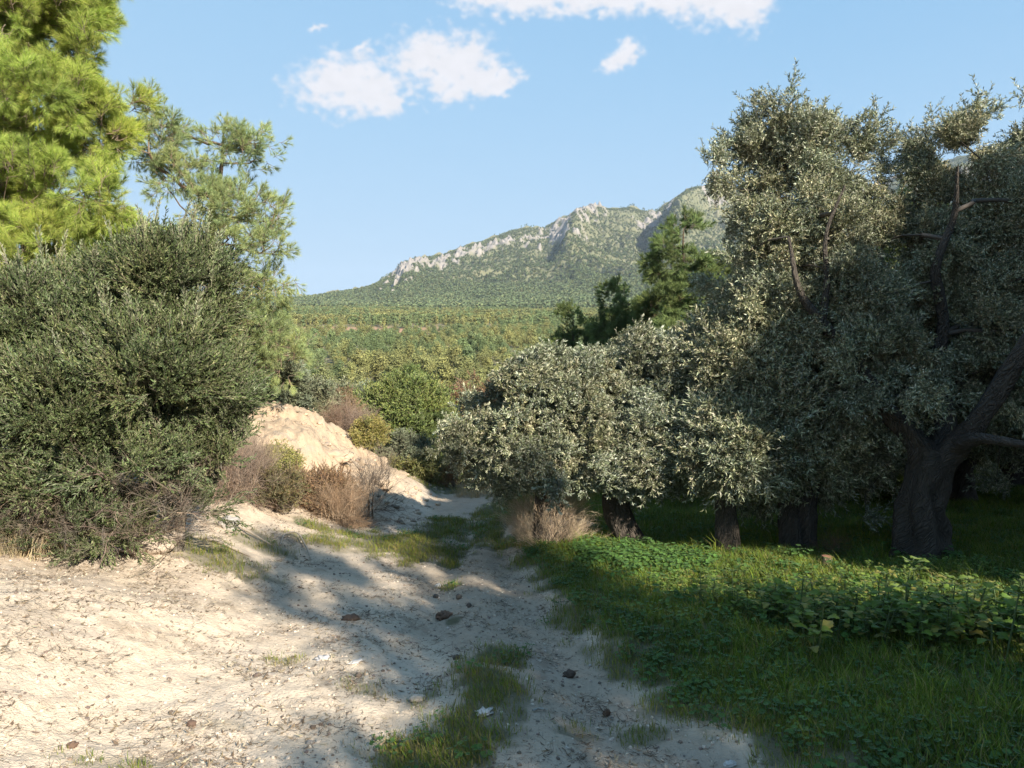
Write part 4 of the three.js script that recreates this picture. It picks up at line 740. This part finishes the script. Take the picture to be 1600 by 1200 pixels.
{
  const r = rngOf(210), A = [], B = [], C = [], E = [], spot = (x, d, s, c, sink = 0) => ({ m: placedAt(V(x, hgt(x, d) - sink, -d), V(gauss(r) * 0.12, 1, gauss(r) * 0.12).normalize(), r() * 6.283, s), c });
  for (let k = 0; k < 84000; k++) {
    const d = 1.5 + 17 * Math.pow(r(), 1.25), x = lerp(-0.75 * d - 1, 0.75 * d + 2.5, r()), w = d / 18.5;
    if (r() > lerp(0.35, 1, w)) continue;
    const g = grassAt(x, d); if (g < 0.08 || r() > g * (d > 14 ? 0.35 : 1)) continue;
    if (Math.hypot(x - 0.5, d - 9.35) < 0.3) continue;
    const e = x - table(EDGE, d), rightSide = e > 0.1, patch = 0.5 + 0.5 * fbm(x * 0.9, d * 0.9, 3), c = vary([lerp(0.8, 1.25, patch), lerp(0.85, 1.12, patch), 0.9], r, 0.18);
    if (rightSide && r() < 0.75) A.push(spot(x, d, lerp(0.7, 1.25, r()) * lerp(0.7, 1.2, sm(0, 1, e)), c)); else B.push(spot(x, d, lerp(0.6, 1.3, r()) * lerp(0.7, 1.2, g), c));
    if (rightSide && e > 0.5 && r() < 0.05 * sm(0.45, 0.7, patch)) C.push(spot(x, d, lerp(0.7, 1.2, r()), c));
    if (rightSide && r() < 0.3 || r() < 0.06) E.push(spot(x, d, lerp(0.7, 1.3, r()), c));
  }
  const grass = (name, label, geo, list) => tag(copies(scene, name, geo, M.blade, list), label, 'grass');
  grass('verge_grass', 'lush green grass on the shaded verge beside the track', turf, A);
  grass('track_grass', 'short thin grass along the middle of the track and its edges', turfShort, B);
  grass('long_grass', 'taller arching grass blades scattered over the verge', longGrass, C);
  grass('clover', 'small round-leaved clover growing among the grass', clover, E);
  const P = [], Q = onGround(990, 876);
  for (let k = 0; k < 800; k++) { const u = lerp(895, 1120, r()), v = lerp(854, 905, r()), w = Math.hypot((u - 1000 - (v - 878) * 2.2) / 105, (v - 878) / 22); if (w > 1 + 0.2 * gauss(r)) continue; const p = onGround(u, v); P.push(spot(p.x, -p.z, lerp(0.3, 0.6, r()), vary([1, 1, 1], r, 0.15))); }
  for (let k = 0; k < 260; k++) { const x = lerp(0.6, 4.5, r()), d = lerp(4.6, 8.3, r()); if (x - table(EDGE, d) < 0.6 || inside(NETTLES, x, d) && r() < 0.7) continue; P.push(spot(x, d, lerp(0.35, 0.75, r()), vary([0.8, 0.85, 0.9], r, 0.2))); }
  tag(copies(scene, 'mallow_patch', mallow, M.leaf, P), 'bright patch of low round-leaved weeds at the sunlit end of the verge', 'weeds');
}
// ---------------------------------------------------------------- leafy weeds with broad toothed leaves
function broadLeaf(seed, c) {
  const r = rngOf(seed), g = new G(), n = 9, droop = lerp(0.1, 0.35, r()), fold = lerp(0.10, 0.28, r()), wide = lerp(0.36, 0.44, r());
  for (let k = 0; k <= n; k++) {
    const t = k / n, w = wide * Math.pow(Math.sin(Math.PI * Math.pow(t, 0.62)), 0.85) * (k % 2 ? 1.16 : 0.86) * (k === n ? 0 : 1) * (1 - 0.25 * t), y = 0.12 * t - droop * t * t, cm = rgb(c[0] * 1.25, c[1] * 1.2, c[2] * 1.3), cl = rgb(c[0], c[1], c[2]);
    g.v(-w, y + w * fold - 0.06 * Math.sin(t * 9), t, cl); g.v(-w * 0.5, y + w * fold * 0.75, t - 0.02, cl); g.v(0, y, t - 0.05, cm); g.v(w * 0.5, y + w * fold * 0.75, t - 0.02, cl); g.v(w, y + w * fold - 0.06 * Math.sin(t * 8 + 1), t, cl);
  }
  for (let k = 0; k < n; k++) for (let j = 0; j < 4; j++) { const q = k * 5 + j; g.tri(q, q + 1, q + 5); g.tri(q + 1, q + 6, q + 5); }
  return g.build(true);
}
const LEAVES = [[0.095, 0.155, 0.016], [0.11, 0.18, 0.02], [0.14, 0.215, 0.026], [0.10, 0.165, 0.02], [0.16, 0.225, 0.032], [0.26, 0.24, 0.05]].map((c, i) => broadLeaf(221 + i, c));
function weedParts(seed) {
  const r = rngOf(seed), st = new G(), list = [], stems = 2 + Math.floor(r() * 2);
  for (let s = 0; s < stems; s++) {
    const a = r() * 6.283, h = lerp(0.18, 0.42, r()), lean = lerp(0.05, 0.3, r()); let p = V(Math.cos(a) * 0.04, -0.02, Math.sin(a) * 0.04); const steps = 4;
    for (let k = 1; k <= steps; k++) {
      const e = V(Math.cos(a) * (0.04 + lean * h * k / steps), h * k / steps, Math.sin(a) * (0.04 + lean * h * k / steps)); stick(st, p, e, 0.005, 0.004, 5, rgb(0.10, 0.15, 0.05)); p = e;
      const pairs = k === steps ? 4 : k === 1 ? 0 : 2;
      for (let j = 0; j < pairs; j++) {
        const b = k * 1.57 + (j / pairs) * 6.283 + gauss(r) * 0.3 + a, L = lerp(0.055, 0.115, r()) * (k === steps ? 0.75 : 1), pet = L * 0.45, tip = V(p.x + Math.sin(b) * pet, p.y + pet * 0.35, p.z + Math.cos(b) * pet);
        stick(st, p, tip, 0.0025, 0.002, 3, rgb(0.10, 0.15, 0.05));
        const m = new THREE.Matrix4().compose(tip, new THREE.Quaternion().setFromEuler(new THREE.Euler(lerp(-0.4, 0.15, r()), b, gauss(r) * 0.25, 'YXZ')), V(L, L, L));
        list.push({ m, k: Math.floor(r() * LEAVES.length) });
      }
    }
  }
  return { stem: st.build(true), list };
}
{
  const gr = 'broad-leaved weeds at the near rim of the shaded patch', r = rngOf(230), lb = 'broad-leaved green weed at the near rim of the shaded weed patch';
  const kits = [231, 232, 233, 234, 235].map(weedParts);
  const protos = kits.map((kit, i) => {
    const o = thing('broad_leaved_weed', lb, 'weed', 0, 0, 0, gr);
    part(o, 'stem', kit.stem, M.leaf);
    for (const q of kit.list) { const l = part(o, 'leaf', LEAVES[q.k], M.leaf); l.applyMatrix4(q.m); }
    return o;
  });
  const spots = [], low = (d) => lerp(1, 0.42, sm(4.9, 6.5, d));
  for (let k = 0; k < 4000 && spots.length < 46; k++) {
    const x = lerp(1.1, 5.4, r()), d = lerp(4.1, 7.4, r());
    if (!inside(NETTLES, x, d) || x > d * 0.69) continue;
    const front = !inside(NETTLES, x * 0.985, d - 0.45) || !inside(NETTLES, x - 0.4, d);
    if (!front || spots.some(([a, b]) => Math.hypot(a - x, b - d) < 0.2)) continue;
    spots.push([x, d]);
  }
  spots.push([1.95 * 1.0, 5.0], [2.6, 7.2], [3.6, 6.6]);
  spots.forEach(([x, d], i) => { const t = r() * 6.28, s = lerp(0.8, 1.15, r()) * low(d), lb = (s > 0.85 ? 'tall' : s > 0.6 ? 'middling' : 'short') + ' broad-leaved green weed ' + (x < 1.7 ? 'at the end of the weed patch nearest the track' : x < 3 ? 'in the middle of the front of the weed patch' : 'in the front of the weed patch farthest from the track'); if (i < protos.length) { protos[i].position.set(x, hgt(x, d), -d); protos[i].rotation.y = t; protos[i].scale.setScalar(s); protos[i].userData.label = lb; } else twin(protos[i % protos.length], x, -d, t, s, lb); });
  const named = [[1500, 930, 'weed with the largest pale leaves, standing above the rest of the weed patch'], [1270, 1000, 'weed with lone pale leaves reaching forward over the grass from the weed patch'], [1400, 890, 'upright weed right at the foot of the thick old olive trunk']];
  named.forEach(([u, v, label], i) => { const p = onGround(u, v + (i === 1 ? 25 : 60)); const c = twin(protos[i], p.x, p.z, i * 2.1, [1.35, 1.05, 1.2][i], label, null); });
  // the mass behind them, past telling apart
  const geos = kits.slice(0, 3).map((kit) => mergeGeometries([kit.stem.clone(), ...kit.list.map((q) => LEAVES[q.k].clone().applyMatrix4(q.m))]));
  const lists = geos.map(() => []);
  for (let k = 0; k < 3200; k++) { const x = lerp(1.1, 7.5, r()), d = lerp(4.1, 7.6, r()); if (!inside(NETTLES, x, d) || r() < 0.8 - 0.3 * sm(5.5, 7, d)) continue; lists[k % 3].push({ m: placedAt(V(x, hgt(x, d) - 0.02, -d), V(gauss(r) * 0.1, 1, gauss(r) * 0.1).normalize(), r() * 6.28, lerp(0.7, 1.1, r()) * low(d)), c: vary([0.95, 1, 0.95], r, 0.25) }); }
  lists.forEach((l, i) => tag(copies(scene, 'weed_patch', geos[i], M.leaf, l), ['dense dark mass of broad-leaved weeds filling the shade before the olives', 'taller weeds within the dense shaded mass', 'smaller weeds within the dense shaded mass'][i], 'weeds'));
}
// ---------------------------------------------------------------- dry grass at the edge of the picture
function strawClump(label, x, d, w, n, s, seed) {
  const r = rngOf(seed), o = thing('dry_grass_clump', label, 'dry grass', x, hgt(x, d), -d), list = [];
  for (let k = 0; k < n; k++) { const a = r() * 6.28, q = w * Math.sqrt(r()), X = Math.cos(a) * q, Z = Math.sin(a) * q; list.push({ m: placedAt(V(X, hgt(x + X, d - Z) - hgt(x, d), Z), V(gauss(r) * 0.25, 1, gauss(r) * 0.25).normalize(), r() * 6.28, s * lerp(0.6, 1.2, r())), c: vary([1, 1, 1], r, 0.2) }); }
  copies(o, 'stalks', straw, M.dry, list);
}
strawClump('tall pale dry grass left of the dark bush', px(8, 6.0), 6.0, 0.36, 46, 1.0, 241);
strawClump('thin dry grass at the sunlit corner of the mound by the olive', px(900, 9.1), 9.1, 0.22, 10, 0.5, 242);
strawClump('pale dry grass on the sunlit crest where the track drops out of sight', px(760, 13.6), 13.6, 0.55, 60, 0.8, 243);
strawClump('bleached dry grass on the slope above the straw-brown bush', px(470, 10.6), 10.6, 0.5, 40, 0.6, 244);
strawClump('sparse dry grass on the bank below the yellow grass clump', px(400, 10.2), 10.2, 0.45, 30, 0.6, 245);
// ---------------------------------------------------------------- stones, dung, sticks
const BROWN = [0.075, 0.05, 0.035], PALE = [0.46, 0.39, 0.31], WHITE = [0.50, 0.47, 0.43], GREY = [0.3, 0.27, 0.24];
function bit(name, label, cat, u, v, w, ht, dp, seed, c, rough = 0.25, turn = 0) {
  const p = onGround(u, v), m = part(scene, name, lump(w / 2, ht / 2, dp / 2, seed, rough, c), M.stone);
  m.position.set(p.x, p.y + ht * 0.28, p.z); m.rotation.set(0.06, turn, 0.05);
  return tag(m, label, cat);
}
bit('dung', 'dark flat lump of dung on the track, the widest one', 'dung', 548, 966, 0.13, 0.05, 0.10, 251, BROWN, 0.3, 0.2);
bit('dung', 'crumbled brown dung beside a tiny grass tuft mid-track', 'dung', 692, 967, 0.11, 0.07, 0.09, 252, [0.14, 0.085, 0.055], 0.5, 1.0);
bit('dung', 'dark round dung on the right wheel rut, near the verge grass', 'dung', 889, 1059, 0.075, 0.05, 0.065, 253, BROWN, 0.3, 0.4);
bit('dung', 'small reddish brown dung nearest the viewer in the right rut', 'dung', 948, 1115, 0.045, 0.04, 0.04, 254, [0.11, 0.06, 0.035], 0.3, 0.4);
bit('dung', 'small brown dung on the shaded ground at lower left', 'dung', 300, 1131, 0.05, 0.03, 0.04, 255, [0.13, 0.08, 0.055], 0.35, 2.4);
bit('dung', 'brown dung in the lowest left corner of the bare ground', 'dung', 113, 1161, 0.045, 0.03, 0.035, 256, [0.13, 0.08, 0.055], 0.35, 0.7);
bit('stone', 'pale cream stone lying left of the grass strip', 'stone', 653, 1099, 0.095, 0.045, 0.055, 257, PALE, 0.16, 0.1);
bit('stone', 'small white stone at the far end of the wheel ruts', 'stone', 684, 916, 0.06, 0.045, 0.05, 258, WHITE, 0.2, 0.5);
bit('stone', 'dark pebble left of the far tuft on the track', 'stone', 681, 938, 0.05, 0.045, 0.045, 259, [0.1, 0.085, 0.07], 0.2, 0.5);
bit('stone', 'dark pebble right of the far tuft on the track', 'stone', 717, 941, 0.055, 0.05, 0.05, 260, [0.1, 0.085, 0.07], 0.2, 1.5);
bit('stone', 'dark pebble just beyond the crumbled dung, to its right', 'stone', 733, 951, 0.045, 0.04, 0.045, 261, [0.12, 0.09, 0.07], 0.2, 2.5);
bit('stone', 'white stone at the edge of the pinkish twig mat', 'stone', 356, 825, 0.22, 0.15, 0.18, 262, [0.36, 0.33, 0.30], 0.35, 0.5);
bit('boulder', 'pale half-buried boulder at the foot of the dark bush', 'boulder', 240, 852, 0.42, 0.22, 0.3, 263, [0.44, 0.36, 0.28], 0.2, 0.3);
bit('boulder', 'smaller pale rock left of the half-buried boulder', 'boulder', 190, 846, 0.2, 0.1, 0.16, 264, [0.42, 0.34, 0.27], 0.25, 1.3);
bit('stone', 'round white pebble beside the verge grass', 'stone', 922, 1040, 0.022, 0.018, 0.02, 265, WHITE, 0.15, 0.3);
bit('stone', 'flat whitish stone at the lower edge by the verge', 'stone', 1140, 1191, 0.06, 0.02, 0.04, 266, WHITE, 0.3, 0.3);
bit('stone', 'small dark stone on the shaded ground below the pale sunlit earth', 'stone', 484, 1158, 0.035, 0.025, 0.03, 267, GREY, 0.3, 0.3);
bit('stone', 'brown stone above the pale cream stone, near the left rut', 'stone', 560, 1065, 0.04, 0.03, 0.035, 268, [0.16, 0.12, 0.09], 0.3, 0.9);
bit('stone', 'dark stone left of the grass strip, where it starts', 'stone', 714, 1036, 0.055, 0.035, 0.045, 269, [0.1, 0.08, 0.06], 0.35, 0.9);
bit('stone', 'brown pebble halfway between pale cream stone and lower left dung', 'stone', 489, 1130, 0.03, 0.02, 0.03, 270, [0.14, 0.1, 0.07], 0.3, 0.1);
bit('stone', 'brown pebble next to a paler flake in the dappled shade', 'stone', 402, 1054, 0.045, 0.025, 0.04, 271, [0.14, 0.1, 0.08], 0.3, 0.1);
bit('stone', 'pale flake of stone in the dappled shade', 'stone', 424, 1057, 0.07, 0.018, 0.035, 272, [0.36, 0.3, 0.24], 0.3, -0.6);
bit('paper_scrap', 'crumpled white scrap on the left rut', 'paper scrap', 556, 1043, 0.075, 0.02, 0.05, 273, WHITE, 0.6, 0.6);
bit('paper_scrap', 'grey-white crumpled scrap left of the white one', 'paper scrap', 505, 1033, 0.08, 0.025, 0.05, 274, [0.45, 0.43, 0.42], 0.6, 0.2);
bit('paper_scrap', 'whitish crumpled scrap lying within the grass strip', 'paper scrap', 757, 1121, 0.075, 0.025, 0.06, 275, WHITE, 0.6, 0.2);
bit('earth_clod', 'pale broken clod at the lower end of the bank crest', 'earth clod', 594, 764, 0.36, 0.26, 0.5, 276, [0.44, 0.335, 0.235], 0.5, 0.4);
bit('earth_clod', 'pale jutting clod halfway along the bank crest', 'earth clod', 528, 716, 0.4, 0.2, 0.5, 277, [0.44, 0.335, 0.235], 0.5, 1.4);
function fallenStick(name, label, cat, pts, radii, c, m = M.bark) { const a = pts.map(([u, v, up]) => { const p = onGround(u, v); p.y += up; return p; }); const o = thing(name, label, cat, a[0].x, a[0].y, a[0].z); part(o, 'stick', limb(a.map((p) => p.sub(o.position)), radii, 8, c, 5, 0.1), m); return o; }
fallenStick('dead_branch', 'grey bent dead branch lying in the strip of shade below the dry bushes', 'dead branch', [[438, 852, 0.01], [448, 842, 0.04], [462, 844, 0.06], [478, 858, 0.05], [486, 872, 0.01]], [0.010, 0.010, 0.009, 0.007, 0.004], rgb(0.40, 0.34, 0.27), M.twig);
fallenStick('dead_branch', 'long thin pale stick lying beside the white stone', 'dead branch', [[360, 820, 0.03], [390, 836, 0.05], [425, 852, 0.02]], [0.012, 0.010, 0.005], rgb(0.44, 0.37, 0.29), M.twig);
fallenStick('dead_branch', 'pale root curving out of the earth under the dark bush', 'dead branch', [[300, 838, 0], [330, 846, 0.02], [372, 862, 0.015], [398, 872, 0]], [0.016, 0.016, 0.012, 0.006], rgb(0.36, 0.3, 0.24), M.twig);
fallenStick('dry_stalk', 'short white stalk lying by the right rut', 'dry stalk', [[832, 1119, 0.012], [843, 1118, 0.014], [855, 1117, 0.012]], [0.005, 0.006, 0.004], rgb(0.65, 0.62, 0.55));
fallenStick('dry_stalk', 'thin dry stalk lying across the right rut near the verge', 'dry stalk', [[898, 1152, 0.01], [920, 1154, 0.012], [936, 1155, 0.01]], [0.004, 0.004, 0.002], rgb(0.4, 0.35, 0.27));
{   // a cut stump and a dead thistle in the shade
  const p = onGround(1291, 888), o = thing('stump', 'small cut stump with a reddish top beside the dead thistle', 'stump', p.x, p.y, p.z);
  part(o, 'stem', limb([V(0, -0.05, 0), V(0, 0.05, 0), V(0.005, 0.11, 0)], [0.06, 0.052, 0.05], 12, BARK.dry, 3, 0.1), M.bark);
  const cap = part(o, 'cut_face', new THREE.CircleGeometry(0.05, 14), std({ vertexColors: false, color: rgb(0.4, 0.2, 0.12) })); cap.rotation.x = -Math.PI / 2; cap.position.set(0.005, 0.111, 0);
}
shrub(281, 'dead_thistle', 'stubby dead brown thistle before the thick old trunk', 'dead thistle', px(1313, 7.7), 7.7, 0.2, 0.26, { ...dryO, clumps: 14, sprays: 7, geo: SPRAY.rustTwig, size: 0.35, tint: [0.7, 0.75, 0.8] });
shrub(282, 'dry_bush', 'low brown dry brush in the hollow where the track drops away', 'dry bush', px(712, 14.9), 14.9, 0.9, 0.4, { ...dryO, clumps: 50, geo: SPRAY.rustTwig, tint: [0.8, 0.8, 0.8] });
{   // clods, stones and roots weathering out of the bank
  const r = rngOf(285), list = [], clod = lump(0.05, 0.035, 0.045, 286, 0.4, [1, 1, 1], 2), roots = [], root = twigGeo(287, 0.3, 1, [0.24, 0.18, 0.13], 0.004);
  for (let k = 0; k < 800; k++) {
    const d = lerp(9.8, 14.2, r()), x = lerp(-4.6, -1.2, r()), bare = n2(x * 1.6 + 7, d * 1.6); if (bare < -0.1) continue;
    const s = lerp(0.2, 1.1, Math.pow(r(), 4)); list.push({ m: placedAt(V(x, hgt(x, d) + 0.008 * s, -d), V(gauss(r) * 0.4, 1, gauss(r) * 0.4).normalize(), r() * 6.28, s), c: r() < 0.3 ? vary([0.30, 0.235, 0.17], r, 0.25) : vary([0.44, 0.335, 0.235], r, 0.2) });
    if (k % 9 === 0) roots.push({ m: placedAt(V(x, hgt(x, d) + 0.01, -d), V(0.6 + gauss(r) * 0.4, -0.2, gauss(r) * 0.7 + 0.4).normalize(), r() * 6.28, lerp(0.5, 1.2, r())), c: vary([1, 1, 1], r, 0.3) });
  }
  tag(copies(scene, 'bank_rubble', clod, M.stone, list), 'clods and small stones weathering out of the pale bank', 'rubble');
  tag(copies(scene, 'bank_roots', root, M.twig, roots), 'thin bare roots showing on the face of the pale bank', 'roots');
}
{   // crumbs, twigs and fallen leaves on the bare ground
  const r = rngOf(290), tw = [], pb = [], lf = [];
  const twig = twigGeo(291, 0.05, 1, [0.12, 0.088, 0.06], 0.0014), pebble = lump(0.01, 0.007, 0.009, 292, 0.3, [1, 1, 1], 1), leafG = new G(); leafBlade(leafG, V(0, 0, 0), V(1, 0.1, 0).normalize(), V(0, 0, 1), 0.045, 0.014, rgb(1, 1, 1));
  for (let k = 0; k < 120000; k++) {
    const d = 1.5 + 9.5 * Math.pow(r(), 1.3), x = lerp(-0.72 * d - 1, 0.5 * d, r()); if (grassAt(x, d) > 0.55) continue;
    const cl = 0.5 + 0.5 * fbm(x * 1.1 + 30, d * 1.1, 4), y = hgt(x, d), q = r();
    if (q < 0.5) { if (r() > sm(0.3, 0.75, cl)) continue; tw.push({ m: placedAt(V(x, y + 0.004, -d), V(Math.cos(q * 99), gauss(r) * 0.12, Math.sin(q * 99)).normalize(), r() * 6.28, lerp(0.4, 1.6, r() * r())), c: vary([1, 1, 1], r, 0.4) }); }
    else if (q < 0.8) pb.push({ m: placedAt(V(x, y + 0.001, -d), V(gauss(r), 1, gauss(r)).normalize(), r() * 6.28, lerp(0.2, 1.3, Math.pow(r(), 5))), c: r() < 0.4 ? vary([0.2, 0.155, 0.12], r, 0.3) : vary([0.50, 0.42, 0.33], r, 0.2) });
    else { if (r() > sm(0.3, 0.75, cl)) continue; lf.push({ m: placedAt(V(x, y + 0.004, -d), V(gauss(r) * 0.3, 1, gauss(r) * 0.3).normalize(), r() * 6.28, lerp(0.5, 1.1, r())), c: vary([[0.24, 0.18, 0.11], [0.14, 0.1, 0.065], [0.33, 0.28, 0.2]][Math.floor(r() * 3)], r, 0.2) }); }
  }
  tag(copies(scene, 'twig_litter', twig, M.litter, tw), 'tiny broken twigs strewn over the bare earth', 'litter');
  tag(copies(scene, 'gravel', pebble, M.stone, pb), 'fine grit and crumbs of earth on the track', 'gravel');
  tag(copies(scene, 'leaf_litter', leafG.build(), M.litter, lf), 'fallen dry leaves on the track', 'litter');
}

camera.far = 20000;
camera.updateProjectionMatrix();
renderer.render(scene, camera);
